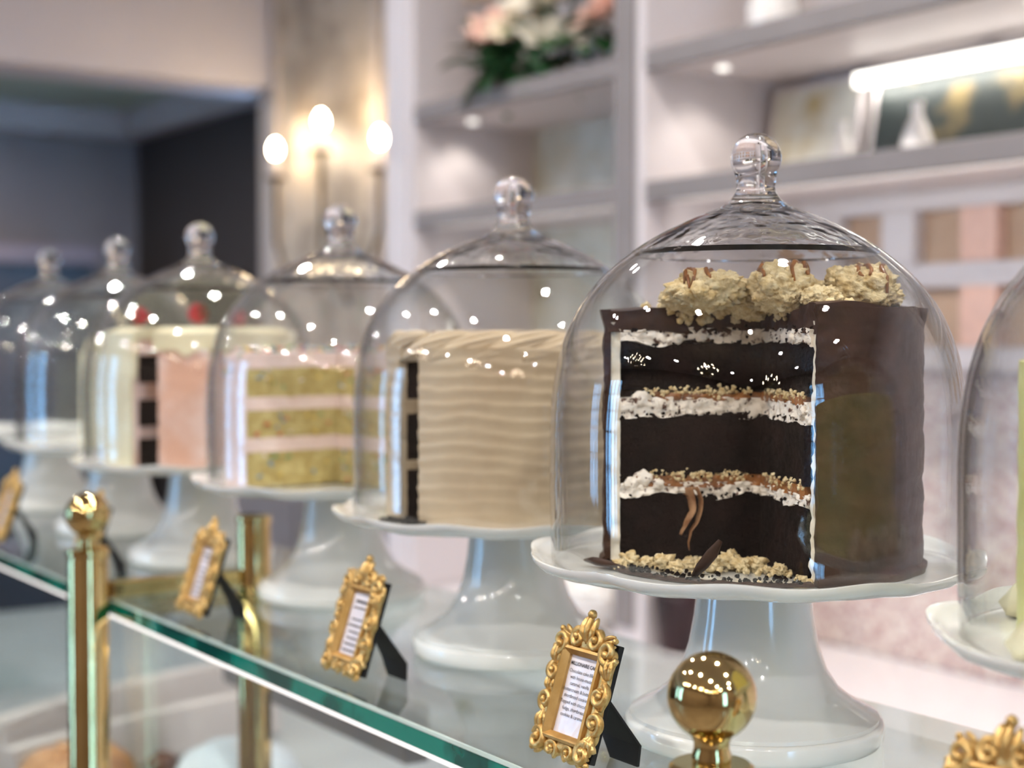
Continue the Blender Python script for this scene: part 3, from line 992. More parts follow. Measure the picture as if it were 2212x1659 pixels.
def sector(name, m, parent, r0, r1, z0, z1, a0, a1, n=(10, 60, 8), fn=None, cut=0.0, cf=160.0, rough=0.0, seed=0):
    """Solid slice of a ring: angle 0 faces the viewer's side, positive to the right."""
    NR, NA, NZ = n
    a0, a1 = math.radians(a0), math.radians(a1)
    full = abs(a1 - a0 - 2 * PI) < 1e-6
    vs, key, fs = [], {}, []
    off = Vector((seed * 1.7, seed * .9, seed * 2.3))
    def vert(i, j, k):
        if full:
            j = j % NA
        kk = (0, -1, k) if (r0 == 0 and i == 0) else (i, j, k)
        if kk in key:
            return key[kk]
        u, v, w = i / NR, j / NA, k / NZ
        r = r0 + (r1 - r0) * u
        a = a0 + (a1 - a0) * v
        za = z0(r, a) if callable(z0) else z0
        zb = z1(r, a) if callable(z1) else z1
        z = za + (zb - za) * w
        if fn:
            r, a, z = fn(r, a, z, u, v, w)
        p = Vector((r * math.sin(a), -r * math.cos(a), z))
        if cut and not full and j in (0, NA) and not (r0 == 0 and i == 0):
            q = p * cf + off
            d = noise.noise(q) + .5 * noise.noise(q * 2.4) + .35 * noise.noise(q * 5.1)
            t = Vector((math.cos(a), math.sin(a), 0)) * (1 if j else -1)
            p += t * (cut * d)
        if rough:
            q = p * cf + off
            p += Vector((noise.noise(q), noise.noise(q + Vector((5, 0, 0))), noise.noise(q + Vector((0, 7, 0))))) * rough
        key[kk] = len(vs)
        vs.append(p)
        return key[kk]
    def quad(a, b, c, d):
        q = []
        for t in (a, b, c, d):
            if t not in q:
                q.append(t)
        if len(q) > 2:
            fs.append(tuple(q))
    for j in range(NA):
        for k in range(NZ):
            quad(vert(NR, j, k), vert(NR, j + 1, k), vert(NR, j + 1, k + 1), vert(NR, j, k + 1))
            if r0 > 0:
                quad(vert(0, j, k), vert(0, j, k + 1), vert(0, j + 1, k + 1), vert(0, j + 1, k))
        for i in range(NR):
            quad(vert(i, j, 0), vert(i, j + 1, 0), vert(i + 1, j + 1, 0), vert(i + 1, j, 0))
            quad(vert(i, j, NZ), vert(i + 1, j, NZ), vert(i + 1, j + 1, NZ), vert(i, j + 1, NZ))
    if not full:
        for i in range(NR):
            for k in range(NZ):
                quad(vert(i, 0, k), vert(i + 1, 0, k), vert(i + 1, 0, k + 1), vert(i, 0, k + 1))
                quad(vert(i, NA, k), vert(i, NA, k + 1), vert(i + 1, NA, k + 1), vert(i + 1, NA, k))
    return MB().add(vs, fs).build(name, m, parent, True, angle=55)

def wavy(base, amp, freq=40, seed=0):
    return lambda r, a: base + amp * noise.noise(Vector((r * math.sin(a) * freq, r * math.cos(a) * freq, seed)))

# --- the chocolate shortbread cake
A0, A1 = 18.5, 283.0
c1 = cake_root('chocolate_cake', 0, 0.004, 'tall dark chocolate cake with shortbread crumble and a quarter cut out')
R1 = .1035
def choc_side(r, a, z, u, v, w):
    if u > .5:
        n1 = noise.noise(Vector((a * 2.2, z * 95, 1.0)))
        n2 = noise.noise(Vector((a * 7, z * 260, 4.0)))
        r += .0011 * n1 + .0005 * n2
        if w > .93:
            r += .0016 * (w - .93) / .07 + .0012 * noise.noise(Vector((a * 9, 2, 2)))
        if w < .03:
            r += .0025 + .002 * noise.noise(Vector((a * 6, 0, 9)))
        e = min(v, 1 - v)
        if e < .012:
            r += .0012 * noise.noise(Vector((z * 170, v * 9, 3)))
    return r, a, z
sector('fudge_side', CHOC, c1, R1 - .0042, R1, 0, wavy(.1665, .0012, 30, 2), A0, A1, (2, 150, 90), choc_side, cut=.0011, cf=140)
sector('crumb_coat', COAT, c1, R1 - .0105, R1 - .0044, 0.0005, .158, A0 + .2, A1 - .4, (3, 80, 60), None, cut=.0024, cf=120, seed=4)
sector('fudge_top', CHOC, c1, 0, R1 - .002, wavy(.1515, .0036, 42, 5), wavy(.1668, .0042, 30, 7), A0 + .2, A1 + .5, (30, 90, 5), None, cut=.0030, cf=120, seed=8)
LAY = [(.0008, .0460), (.0590, .0980), (.1140, .1450)]
RI = R1 - .0107
for k, (a, b) in enumerate(LAY):
    def bulge(r, a_, z, u, v, w, k=k):
        return r, a_, z
    sector('sponge_layer', SPONGE, c1, 0, RI, wavy(a, .0030 if k else 0, 34, 11 + k), wavy(b, .0038, 32, 21 + k), A0 + (.9, .3, .8)[k], A1 - (.9, .2, .7)[k], (46, 70, 22), None, cut=.0017, cf=190, seed=k * 3.3)
# fillings: buttercream, caramel, shortbread crumbs
for k, (z0, z1) in enumerate(((.0452, .0525), (.0972, .1085), (.1455, .1535))):
    sector('buttercream', CREAM, c1, 0, RI + .0004, wavy(z0 - .001, .0040, 52, 31 + k), wavy(z1, .0030, 55, 41 + k), A0 - .3, A1 + .6, (60, 60, 10), None, cut=.0026, cf=210, rough=.0009, seed=20 + k)
for k, (z0, z1) in enumerate(((.0505, .0580), (.1070, .1118))):
    sector('caramel_layer', CARAMEL, c1, 0, RI - .010, wavy(z0, .0016, 70, 51 + k), wavy(z1, .0016, 70, 61 + k), A0 - .2, A1 + .5, (46, 50, 5), None, cut=.0019, cf=230, seed=30 + k)
rnd = random.Random(11)
def on_face(ang, r, z, out=.0):
    a = math.radians(ang)
    s = 1 if ang > 200 else -1
    return Vector((r * math.sin(a) + s * out * math.cos(a), -r * math.cos(a) + s * out * math.sin(a), z))
for k, zc in enumerate((.0575, .1122)):
    mb = MB()
    for q in range(220):
        ang = A1 if q % 3 else A0
        r = rnd.uniform(.006, RI - (.016 if q % 3 else .012))
        p = on_face(ang, r, zc + rnd.gauss(.0004, .0015), rnd.uniform(-.0014, .0002))
        mb.blob(p, rnd.uniform(.0005, .0017), .6, 2.2, q, 2)
    o = mb.build('crumb_layer', SHORT, c1, True)
    o['kind'] = 'stuff'
mb = MB()
for q in range(420):
    ang = A1 if q % 4 else A0
    zc = rnd.choice((.0452, .0585, .0975, .1135, .1448, .1535))
    p = on_face(ang, rnd.uniform(.004, RI), zc + rnd.gauss(0, .0016), rnd.uniform(-.0012, .0006))
    mb.blob(p, rnd.uniform(.0004, .0014), .6, 2.2, q, 1)
o = mb.build('dark_crumb_edge', SPONGE, c1, True)
o['kind'] = 'stuff'
for k, (ang, r, z, s_) in enumerate(((A1, .086, .0530, .0050), (A1, .078, .0560, .0058), (A1, .068, .0525, .0042), (A1, .088, .1030, .0046), (A1, .079, .1080, .0062), (A1, .066, .1045, .0040), (A0, .080, .1030, .0052),
                                      (A0, .090, .0500, .0044), (A0, .060, .1480, .0040), (A1, .040, .1490, .0048), (A1, .055, .1475, .0040))):
    p = on_face(ang, r, z, .0006)
    MB().blob((0, 0, 0), (s_, .0024, s_ * .85), .45, 1.8, 300 + k, 3, ridg=.12).xform(Matrix.Translation(p) @ Matrix.Rotation(math.radians(ang + 90), 4, 'Z')).build('cream_lump', CREAM, c1, True)
# caramel running down the cut face
RUN = mat('caramel_cream', (176, 136, 100), .4, col2=(128, 84, 52), nscale=120, bump=.4, bscale=200)
for (r0_, w_, n_) in ((.050, .0062, 13), (.044, .0044, 17)):
    pts = [on_face(A1, r0_ - .004 * math.sin(i * .33) + .0012 * noise.noise(Vector((i * .5, r0_ * 90, 0))), .050 - i * .0026, .0012) for i in range(n_)]
    MB().tube(pts, [w_ * (1 - .8 * (i / (n_ - 1)) ** .8) * (1 + .35 * noise.noise(Vector((i * .6, 4, r0_ * 50)))) for i in range(n_)], 10, flat=.16).build('caramel_run', RUN, c1, True)
# chunks of shortbread heaped on top
def chunk(parent, c, r, seed, n=9):
    rd = random.Random(seed)
    mb = MB()
    mb.blob(c, r, .25, 1.8, seed, 5, ridg=.16)
    for q in range(n):
        a, e = rd.uniform(0, 2 * PI), rd.uniform(-.3, 1.0)
        d = Vector((math.cos(a) * math.cos(e) * r[0], math.sin(a) * math.cos(e) * r[1], math.sin(e) * r[2]))
        s = rd.uniform(.28, .5) * min(r)
        mb.blob(Vector(c) + d * .85, s, .35, 2.0, seed + q, 3, ridg=.2)
    return mb.build('shortbread_chunk', SHORT, parent, True)
ZT1 = .168
NCH = 16
CH = [((-.034, -.040, ZT1 + .010), (.024, .016, .0125), 1, 10), ((.0125, -.047, ZT1 + .011), (.019, .015, .0150), 2, 9), ((.061, -.035, ZT1 + .0105), (.022, .016, .0150), 3, 9),
      ((.074, -.010, ZT1 + .006), (.014, .015, .009), 4, 6), ((-.010, -.020, ZT1 + .006), (.020, .016, .011), 5, 7), ((-.046, -.012, ZT1 + .006), (.018, .016, .010), 6, 7),
      ((.036, -.060, ZT1 + .004), (.012, .010, .008), 7, 6), ((-.008, -.016, ZT1 - .001), (.013, .010, .008), 8, 6), ((.030, .010, ZT1 + .006), (.024, .020, .012), 9, 6), ((-.03, .03, ZT1 + .006), (.026, .02, .012), 10, 6)]
def inside(x, y):
    a = math.degrees(math.atan2(x, -y)) % 360
    return A0 - 2 < a < A1 + 3
for c, r, s, n in CH:
    if not inside(c[0], c[1]):
        a = math.degrees(math.atan2(c[0], -c[1]))
        rr = math.hypot(c[0], c[1])
    ck = chunk(c1, c, r, s, n)
    if s <= 3:
        rd = random.Random(s + 50)
        tree = BVHTree.FromPolygons([v.co for v in ck.data.vertices], [p.vertices for p in ck.data.polygons])
        for q in range(3):
            x0 = c[0] + rd.uniform(-.75, .8) * r[0]
            pts = []
            for i in range(9):
                y0 = c[1] - r[1] * (.9 - 1.5 * i / 8)
                h = tree.ray_cast(Vector((x0 + .0016 * math.sin(i * 1.1 + q), y0, 1)), Vector((0, 0, -1)))
                if h[0]:
                    pts.append(h[0] + Vector((0, -.0002, .0003)))
            if len(pts) > 3:
                MB().tube(pts, [.0008 + .0010 * math.sin(PI * (i + .5) / len(pts)) for i in range(len(pts))], 6).build('caramel_drizzle', CARAMEL, ck, True)
mb = MB()
for q in range(170):
    a = math.radians(rnd.uniform(A0, A1))
    if q < 90:
        t = rnd.random()
        ang, r = (A1 + 1, rnd.uniform(.004, .062)) if rnd.random() < .75 else (A0, rnd.uniform(.004, .05))
        p = on_face(ang, r, ZT1 + rnd.uniform(-.010, .006), rnd.uniform(-.003, .003))
    else:
        r = rnd.uniform(.03, .088)
        p = Vector((r * math.sin(a), -r * math.cos(a), ZT1 + .001))
    mb.blob(p, rnd.uniform(.0014, .0036), .35, 2, q, 2)
o = mb.build('loose_crumb_topping', SHORT, c1, True)
o['kind'] = 'stuff'
# fudge smear round the open quarter of the plate
sector('fudge_smear', CHOC, c1, .0985, .1050, .0004, wavy(.0022, .0012, 160, 3), -75, A0 - 1, (3, 70, 2), lambda r, a, z, u, v, w: (r + .0022 * noise.noise(Vector((a * 13, u * 2, 0))), a, z))

# loose bits on the plate of that cake
L2W = Matrix.Translation(c1.location) @ Matrix.Rotation(c1.rotation_euler.z, 4, 'Z')
bits = [(-.060, -.048), (-.072, -.040), (-.083, -.036), (-.045, -.040), (-.030, -.046), (-.020, -.036), (-.012, -.044), (-.003, -.040), (-.052, -.060), (-.038, -.056), (-.088, -.050), (.004, -.050), (.012, -.058)]
for q, (x, y) in enumerate(bits):
    s = (.0066, .0045, .0058, .0038, .0062, .0070, .0050, .0060)[q % 8] * (1 if q < 8 else .7)
    o = MB().blob((0, 0, s * .66), (s * 1.15, s * .9, s * .8), .6, 1.9, 70 + q, 4, ridg=.26).build('shortbread_crumb', SHORT, None, True)
    o.location = L2W @ Vector((x, y, .0010))
    tag(o, 'pale shortbread crumb lying on the plate in the cut-out quarter of the chocolate cake', 'crumb', 'shortbread crumbs on the chocolate cake plate')
mb = MB()
for q in range(170):
    a = math.radians(rnd.uniform(-84, 14))
    r = .070 + .034 * rnd.random() ** .6
    s = rnd.uniform(.0006, .0016)
    mb.blob((r * math.sin(a), -r * math.cos(a), s * .7 + .0012), s, .6, 2, q, 2)
o = mb.xform(L2W).build('cake_crumbs', SPONGE, None, True)
mb = MB()
for q in range(130):
    if q < 100:
        p = on_face(A1 if q % 4 else A0, rnd.uniform(.004, .098), 0, 0)
        p += Vector((rnd.gauss(0, .004), -abs(rnd.gauss(.003, .004)), 0))
    else:
        a = math.radians(rnd.uniform(-70, 12))
        r = rnd.uniform(.03, .1)
        p = Vector((r * math.sin(a), -r * math.cos(a), 0))
    s_ = rnd.uniform(.0006, .0022)
    mb.blob((p.x, p.y, s_ * .7 + .0012), s_, .6, 2, q, 2)
ob_ = mb.xform(L2W).build('pale_crumbs', SHORT, None, True)
tag(ob_, 'fine pale shortbread crumbs scattered on the chocolate cake plate', 'crumbs', kind='stuff')
tag(o, 'fine dark crumbs scattered on the plate before the chocolate cake', 'crumbs', kind='stuff')
sh = MB().tube([(-.004, -.078, .003), (.001, -.083, .010), (.007, -.085, .018), (.012, -.084, .026)], [.0022, .0042, .0044, .0018], 8, flat=.4)
sh = sh.xform(Matrix.Translation((-.036, -.008, 0))).xform(L2W).build('chocolate_shard', CHOC, None, True)
tag(sh, 'upright dark chocolate shard on the plate before the cut cake', 'chocolate shard')
sh = MB().tube([(-.085, -.055, .0028), (-.095, -.048, .0036), (-.104, -.040, .0040), (-.112, -.032, .0034)], [.002, .005, .006, .002], 8, flat=.45).xform(L2W).build('chocolate_shard', CHOC, None, True)
tag(sh, 'flat dark chocolate scrap at the left rim of the chocolate cake plate', 'chocolate shard')

# --- general frosted layer cake
def layer_cake(root, R, H, a0, a1, frost, sponge, fill, layers, side=None, top=.010, coat=.007):
    sector('frosting_side', frost, root, R - coat, R, 0, H - top * .3, a0, a1, (2, 110, 70), side, cut=.0008, cf=120)
    sector('frosting_top', frost, root, 0, R - coat + .0002, H - top, H, a0, a1, (14, 90, 3), None, cut=.0008, cf=120)
    zprev = .0008
    for k, (p, q) in enumerate(layers):
        sector('sponge_layer', sponge, root, 0, R - coat - .0003, wavy(p, .001 if k else 0, 50, k), wavy(q, .0012, 50, k + 5), a0 + .4, a1 - .4, (30, 60, 10), None, cut=.0013, cf=190, seed=k)
        nz_ = layers[k + 1][0] if k + 1 < len(layers) else H - top
        sector('filling', fill, root, 0, R - coat - .0002, wavy(q - .0006, .0006, 50, k + 9), nz_ + .0004, a0, a1, (20, 50, 4), None, cut=.0010, cf=150, seed=k + 9)

c2 = cake_root('mocha_cake', 1, 0.002, 'tan mocha buttercream cake with ridged sides and a narrow slice missing')
R2, H2 = .1080, .143
def ridged(r, a, z, u, v, w):
    if u > .5:
        t = z / .0108 + .35 * noise.noise(Vector((a * 3, z * 20, 0))) + .12 * math.sin(a * 5)
        s = t - math.floor(t)
        r += (.0012 + .0005 * noise.noise(Vector((a * 2, math.floor(t), 7)))) * (s ** 1.8) - .0005
    return r, a, z
layer_cake(c2, R2, H2, -45.4, 300.0, MOCHA, SPONGE, MOCHA, [(.0008, .042), (.049, .087), (.098, .132)], ridged)
# piped rope round the top edge
rope = MB()
for q in range(17):
    a = math.radians(-40 + q * (334 / 16))
    rope = MB()
    for k_ in (-1.5, -.5, .5, 1.5):
        pts, rad = [], []
        for i in range(13):
            t = i / 12
            aa = a + (t - .5) * .70
            w_ = math.sin(PI * (.06 + .88 * t))
            rr = R2 - .0035 - .0075 * t + .0030 * (1 - (k_ / 1.5) ** 2)
            pts.append((rr * math.sin(aa), -rr * math.cos(aa), H2 - .013 + .020 * t ** .8 - k_ * .0042 * w_))
            rad.append(.0036 * w_ ** .6)
        rope.tube(pts, rad, 8)
    rope.build('piped_swirl', MOCHA, c2, True)
mb = MB()
for q in range(120):
    a = math.radians(rnd.uniform(-45, 300))
    r = rnd.uniform(.03, R2 - .01)
    mb.blob((r * math.sin(a), -r * math.cos(a), H2 + (.009 if r > .09 else .001)), rnd.uniform(.0008, .0018), .3, 2, q, 1)
o = mb.build('crumb_topping', mat('brown_crumb', (96, 62, 36), .7), c2, True)
o['kind'] = 'stuff'
L2W2 = Matrix.Translation(c2.location) @ Matrix.Rotation(c2.rotation_euler.z, 4, 'Z')
mb = MB()
for q in range(70):
    a = math.radians(rnd.uniform(-68, -40))
    r = rnd.uniform(.098, .122)
    s = rnd.uniform(.0008, .0030)
    mb.blob((r * math.sin(a), -r * math.cos(a), s * .7 + .001), s, .3, 2, q, 1)
o = mb.xform(L2W2).build('cake_crumbs', SPONGE, None, True)
tag(o, 'dark crumbs on the plate at the open slice of the mocha cake', 'crumbs', kind='stuff')

c3 = cake_root('sprinkle_cake', 2, -0.004, 'pale pink cake cut open to show three yellow sprinkle layers')
R3, H3 = .112, .132
def soft(r, a, z, u, v, w):
    if u > .5:
        r += .0008 * noise.noise(Vector((a * 5, z * 90, 3)))
    return r, a, z
layer_cake(c3, R3, H3, 34, 304, PINKF, FUNF, PINKF, [(.0008, .036), (.049, .077), (.089, .118)], soft, top=.012)
SPR = [mat('sprinkle_' + n, c, .4) for n, c in (('red', (214, 84, 74)), ('blue', (84, 150, 196)), ('green', (96, 160, 110)), ('yellow', (232, 200, 96)), ('white', (240, 236, 228)))]
for ci, m in enumerate(SPR):
    mb = MB()
    for q in range(80):
        if q < 52:
            a = math.radians(rnd.uniform(40, 300))
            r = (R3 - .012) * math.sqrt(rnd.uniform(.25, 1))
            p = Vector((r * math.sin(a), -r * math.cos(a), H3 + rnd.uniform(.001, .006)))
        elif q < 68:
            ang, lay = rnd.choice((34, 304)), rnd.choice(((.004, .034), (.052, .075), (.092, .116)))
            p = on_face(ang, rnd.uniform(.008, R3 - .012), rnd.uniform(*lay), .0006)
        else:
            a = math.radians(rnd.uniform(34, 304))
            p = Vector((R3 * math.sin(a), -R3 * math.cos(a), H3 - .002 - .02 * rnd.random() ** 2))
        d = Vector((rnd.uniform(-1, 1), rnd.uniform(-1, 1), rnd.uniform(-.5, .5))).normalized() * .0026
        mb.tube([p - d, p + d], .0010, 5)
    o = mb.build('sprinkles', m, c3, True)
    o['kind'] = 'stuff'

c4 = cake_root('strawberry_cake', 3, 0.0, 'pink buttercream cake with ivory cream top and strawberries')
R4, H4 = .106, .145
layer_cake(c4, R4, H4, -26, 316, PEACHF, SPONGE, PEACHF, [(.0008, .034), (.046, .078), (.095, .128)], soft)
sector('cream_cap', IVORY, c4, 0, R4 + .004, lambda r, a: H4 + .0006 if r < R4 - .004 else H4 - .012 - .014 * max(0, noise.noise(Vector((math.sin(a) * 4.2, math.cos(a) * 4.2, 2)))) * 1.5 - (.03 if math.sin(a) < -.6 else 0), H4 + .014, -28, 318, (26, 120, 4),
       lambda r, a, z, u, v, w: ((r + .0015 * noise.noise(Vector((a * 6, z * 60, 5)))), a, z - (.006 * max(0, u - .8) / .2 if w > .8 else 0)))
sector('ivory_side', IVORY, c4, R4 + .0003, R4 + .0035, .002, H4 - .012, 275, 316, (1, 30, 20), None)
def strawberry(root_m, loc, s, rot, label):
    r = empty('strawberry', loc)
    r.rotation_euler = rot
    MB().lathe([(0, 0), (.35 * s, .10 * s), (.72 * s, .55 * s), (.86 * s, 1.1 * s), (.62 * s, 1.55 * s), (.2 * s, 1.68 * s), (0, 1.66 * s)], 20).build('flesh', BERRY, r, True)
    for k in range(6):
        a = k * PI / 3
        MB().add([(0, 0, 1.67 * s), (math.cos(a - .3) * .4 * s, math.sin(a - .3) * .4 * s, 1.72 * s), (math.cos(a) * .85 * s, math.sin(a) * .85 * s, 1.62 * s), (math.cos(a + .3) * .4 * s, math.sin(a + .3) * .4 * s, 1.72 * s)],
                 [(0, 1, 2, 3)]).build('sepal', LEAF, r)
    return tag(r, label, 'strawberry', 'strawberries on the pink cake')
L2W4 = Matrix.Translation(c4.location) @ Matrix.Rotation(c4.rotation_euler.z, 4, 'Z')
for (x, y, s, rot, lab) in ((-.060, -.02, .013, (1.5, 0, .4), 'red strawberry on the pink cake, leftmost of the three'), (-.012, -.03, .0145, (1.4, 0, 1.9), 'red strawberry in the middle of the pink cake top'), (.030, -.02, .013, (1.6, 0, 3.0), 'red strawberry on the pink cake, rightmost of the three')):
    strawberry(None, L2W4 @ Vector((x, y, H4 + .0145 + .86 * s)), s, rot, lab)

c5 = cake_root('ivory_cake', 4, 0.030, 'small ivory buttercream cake under the fifth dome from the front')
layer_cake(c5, .080, .130, -20, 330, IVORY, FUNF, IVORY, [(.0008, .036), (.045, .078), (.087, .118)], soft)
for q in range(9):
    a = q * 2 * PI / 9
    MB().lathe([(0, .130), (.013, .130), (.014, .136), (.009, .143), (.003, .149), (0, .150)], 14, lambda r, z, aa, k: (r * (1 + .12 * math.sin(6 * aa + z * 300)), z), c=(.060 * math.sin(a), -.060 * math.cos(a), 0)).build('rosette', IVORY, c5, True)

c7 = cake_root('pistachio_cake', 6, 0.0, 'pale green buttercream cake with piped base at the right edge')
layer_cake(c7, .106, .140, 40, 340, PISTACHIO, FUNF, IVORY, [(.0008, .036), (.046, .080), (.092, .126)], soft)
for q in range(24):
    a = math.radians(-150 + q * 13.0 + 100)
    if 345 > (math.degrees(a) % 360) > 36 or True:
        MB().lathe([(0, 0), (.013, 0), (.015, .006), (.011, .014), (.005, .020), (0, .022)], 14, lambda r, z, aa, k: (r * (1 + .14 * math.sin(6 * aa + z * 250)), z),
                   c=(.112 * math.sin(a), -.112 * math.cos(a), .001)).build('rosette', IVORY, c7, True)

# ------------------------------------------------------------------ gilded card frames
TH = math.radians(18.0)
TILT = Matrix.Rotation(-TH, 4, 'X')
def spiral_mesh(R, tr, turns, taper=.78, hand=1):
    pts, rad = [], []
    n = 30
    for i in range(n):
        t = i / (n - 1)
        a = hand * turns * 2 * PI * t
        rr = R * (1 - taper * t)
        pts.append((rr * math.cos(a), -.0010 - .0022 * t - .001 * math.sin(PI * t), rr * math.sin(a)))
        rad.append(tr * (1 - .5 * t) * (.55 + .45 * min(1, t * 6)))
    mb = MB().tube(pts, rad, 10, groove=.16, gn=4)
    mb.blob((pts[-1][0], -.0042, pts[-1][2]), tr * .8, 0, 1, 0, 2)
    return mb.mesh('scroll', GILT, True)
def leaf_mesh(L, W):
    mb = MB()
    for s in (-1, 0, 1):
        pts, rad = [], []
        for i in range(12):
            t = i / 11
            pts.append((s * W * (.25 + .7 * math.sin(PI * t * .75)), -.0014 - .0026 * math.sin(PI * t) + abs(s) * .0006, L * t * (1 - .12 * abs(s)) + .0008 * math.sin(9 * t)))
            rad.append(W * .44 * math.sin(PI * (.12 + .80 * t)) ** .6)
        mb.tube(pts, rad, 8, groove=.12, gn=3)
    mb.blob((0, -.003, L * 1.0), W * .55, .1, 2, 1, 2)
    return mb.mesh('acanthus_leaf', GILT, True)
SCR = {1: spiral_mesh(.0074, .0031, 1.25, .78, 1), -1: spiral_mesh(.0074, .0031, 1.25, .78, -1)}
LEAFM = leaf_mesh(.018, .0056)
WC = .0415                            # centre height of the frame
def ring_moulding():
    """Lobed gilded surround with a rectangular opening."""
    N = 144
    vs, fs = [], []
    for i in range(N):
        a = 2 * PI * i / N
        c, s = math.cos(a), math.sin(a)
        n = 4.5
        rr = ((abs(c) / .0262) ** n + (abs(s) / .0365) ** n) ** (-1 / n)
        rr *= 1 + .035 * math.sin(9 * a + .6) + .02 * math.sin(17 * a)
        ri = min(.0175 / max(abs(c), 1e-6), .0262 / max(abs(s), 1e-6))
        for (q, d) in ((ri, .0), (ri, -.0030), (ri + (rr - ri) * .45, -.0052), (ri + (rr - ri) * .85, -.0036), (rr, -.0012), (rr, .0)):
            vs.append((q * c, d, WC + q * s))
    for i in range(N):
        j = (i + 1) % N
        for k in range(6):
            k2 = (k + 1) % 6
            fs.append((i * 6 + k, i * 6 + k2, j * 6 + k2, j * 6 + k))
    return MB().add(vs, fs)
def lip():
    mb = MB()
    o, i_ = (.0186, .0274), (.0140, .0228)
    co_ = [(-1, -1), (1, -1), (1, 1), (-1, 1)]
    for k in range(4):
        A, B = co_[k], co_[(k + 1) % 4]
        vs = []
        for (P) in (A, B):
            for (h, d) in ((o, -.002), (o, -.0066), ((o[0] - .0016, o[1] - .0016), -.0072), (i_, -.0034), (i_, -.001)):
                vs.append((P[0] * h[0], d, WC + P[1] * h[1]))
        mb.add(vs, [(q, q + 1, q + 6, q + 5) for q in range(4)] + [(0, 4, 9, 5)])
    return mb
def text_mesh(body, size, bold=False):
    cu_ = bpy.data.curves.new('print', 'FONT')
    cu_.body = body
    cu_.size = size
    cu_.align_x = 'CENTER'
    cu_.space_line = 1.22
    cu_.resolution_u = 2
    if bold:
        cu_.offset = size * .018
    ob = bpy.data.objects.new('print', cu_)
    COL.objects.link(ob)
    bpy.context.view_layer.update()
    me = bpy.data.meshes.new_from_object(ob.evaluated_get(bpy.context.evaluated_depsgraph_get()))
    bpy.data.objects.remove(ob)
    me.materials.clear()
    me.materials.append(INK)
    return me
def make_frame():
    r = empty('card_frame')
    ring_moulding().xform(TILT).build('moulding', GILT, r, True, angle=60)
    lip().xform(TILT).build('inner_lip', GILTFLAT, r)
    MB().box(-.0245, .0245, .0002, .0042, WC - .0345, WC + .0345).xform(TILT).build('backing', BLACK, r, bevel=.0006)
    for (u, w, s, rot, hd) in ((-.0225, WC + .0290, 1.00, 200, 1), (.0225, WC + .0290, 1.00, -20, -1), (-.0225, WC - .0300, 1.0, 160, -1), (.0225, WC - .0300, 1.0, 20, 1),
                               (-.0235, WC + .0110, .80, 90, 1), (-.0240, WC - .0070, .85, -90, -1), (.0235, WC + .0040, .92, 90, -1), (.0245, WC - .0115, .85, -90, 1),
                               (-.0085, WC - .0325, .72, -60, 1), (.0085, WC - .0325, .72, 240, -1), (-.0080, WC + .0330, .86, 40, 1), (.0080, WC + .0330, .86, 140, -1)):
        M = TILT @ Matrix.Translation((u, -.0024, w)) @ Matrix.Rotation(-math.radians(rot), 4, 'Y') @ Matrix.Scale(s, 4)
        inst('scroll', SCR[hd], r, M)
    for (u, w, s, rot) in ((0, WC + .0310, .95, 0), (-.0250, WC + .0145, .75, 8), (.0250, WC + .0140, .75, -8), (-.0246, WC - .0125, .75, 172), (.0246, WC - .0185, .7, 190),
                           (-.0160, WC - .0315, .62, 250), (.0160, WC - .0315, .62, 110), (-.0150, WC + .0325, .62, 290), (.0150, WC + .0325, .62, 70), (-.0250, WC - .0020, .6, 0), (.0255, WC - .0040, .6, 0)):
        M = TILT @ Matrix.Translation((u, -.0024, w)) @ Matrix.Rotation(math.radians(rot), 4, 'Y') @ Matrix.Scale(s, 4)
        inst('acanthus_leaf', LEAFM, r, M)
    # easel strut
    top = TILT @ Vector((0, .0045, WC + .006))
    w0, w1, th = .0085, .0180, .0018
    vs = []
    for (h, p) in ((w0, top), (w1, Vector((0, .0385, .012))), (w1 * .72, Vector((0, .0410, -.0018)))):
        for s in (-1, 1):
            for d in (0, th):
                vs.append((s * h + .006, p.y + d, p.z))
    fs = []
    for k in range(2):
        b = k * 4
        fs += [(b, b + 2, b + 6, b + 4), (b + 1, b + 5, b + 7, b + 3), (b, b + 4, b + 5, b + 1), (b + 2, b + 3, b + 7, b + 6)]
    fs += [(0, 1, 3, 2), (8, 10, 11, 9)]
    MB().add(vs, fs).build('easel_strut', BLACK, r)
    return r
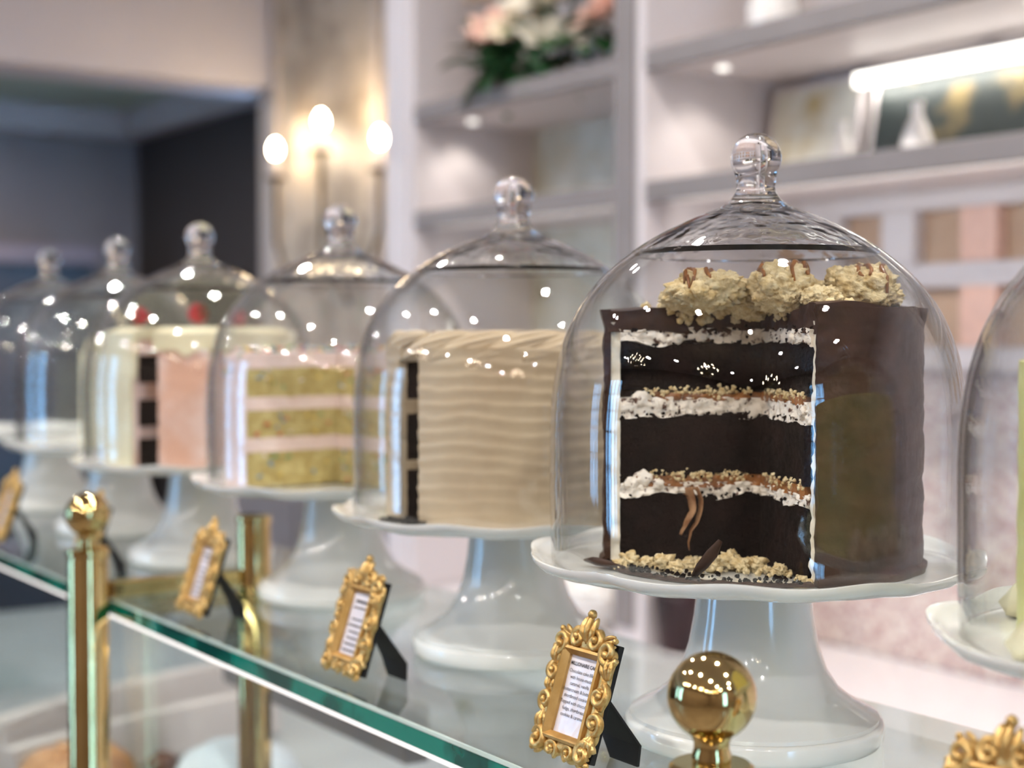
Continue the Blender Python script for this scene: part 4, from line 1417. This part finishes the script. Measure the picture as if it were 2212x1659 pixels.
def add_card(r, kind):
    n = 14
    vs, fs = [], []
    for i in range(n + 1):
        for j in range(n + 1):
            u, w = (i / n - .5) * .0284, (j / n - .5) * .0460
            vs.append(TILT @ Vector((u, -.0014 - .0003 * noise.noise(Vector((u * 160, w * 160, 3))), WC + w)))
    for i in range(n):
        for j in range(n):
            fs.append((i * (n + 1) + j, (i + 1) * (n + 1) + j, (i + 1) * (n + 1) + j + 1, i * (n + 1) + j + 1))
    c = MB().add(vs, fs).build('card', PAPER, r, True)
    base = TILT @ Matrix.Translation((0, -.00185, WC)) @ Matrix.Rotation(PI / 2, 4, 'X')
    if kind == 'text':
        inst('print', text_mesh('MILLIONAIRE CAKE', .0030, True), c, base @ Matrix.Translation((0, .0172, 0)))
        inst('print', text_mesh('Chocolate cake filled\nwith house-made\ncaramel, vanilla\nbuttercream & buttery\nshortbread cookies.\nTopped with chocolate\nfudge, shortbread\ncookies & caramel', .0030), c, base @ Matrix.Translation((0, .0128, 0)))
    else:
        rd = random.Random(kind)
        mb = MB()
        for li in range(8):
            w = .0165 - li * .0046 - (.004 if li > 1 else 0)
            half = rd.uniform(.008, .0115)
            x = -half
            while x < half - .001:
                e = min(half, x + rd.uniform(.0015, .0040))
                h = .0011 if li == 0 else .0006
                mb.add([base @ Vector(p) for p in ((x, w - h, 0), (e, w - h, 0), (e, w + h, 0), (x, w + h, 0))], [(0, 1, 2, 3)])
                x = e + .0008
        mb.build('print', INK, c)
FR = [(-.753, .544, 'text', 'ornate gold card frame with a cake description, before the chocolate cake stand'),
      (-1.037, .544, 1, 'ornate gold card frame before the mocha cake stand'),
      (-1.340, .546, 2, 'ornate gold card frame before the sprinkle cake stand, right of the far brass post'),
      (-1.655, .546, 3, 'ornate gold card frame partly hidden behind the far brass post'),
      (-1.970, .544, 4, 'ornate gold card frame cut by the left edge of the picture'),
      (-.439, .541, 5, 'ornate gold card frame at the bottom right corner')]
proto = make_frame()
copies = [proto] + [copy_tree(proto) for _ in FR[1:]]
for o, (x, y, k, lab) in zip(copies, FR):
    o.location = (x, y, .0022)
    o.scale = (1.05, 1.05, 1.05)
    tag(o, lab, 'card frame', 'gold card frames along the glass top')
    add_card(o, k)
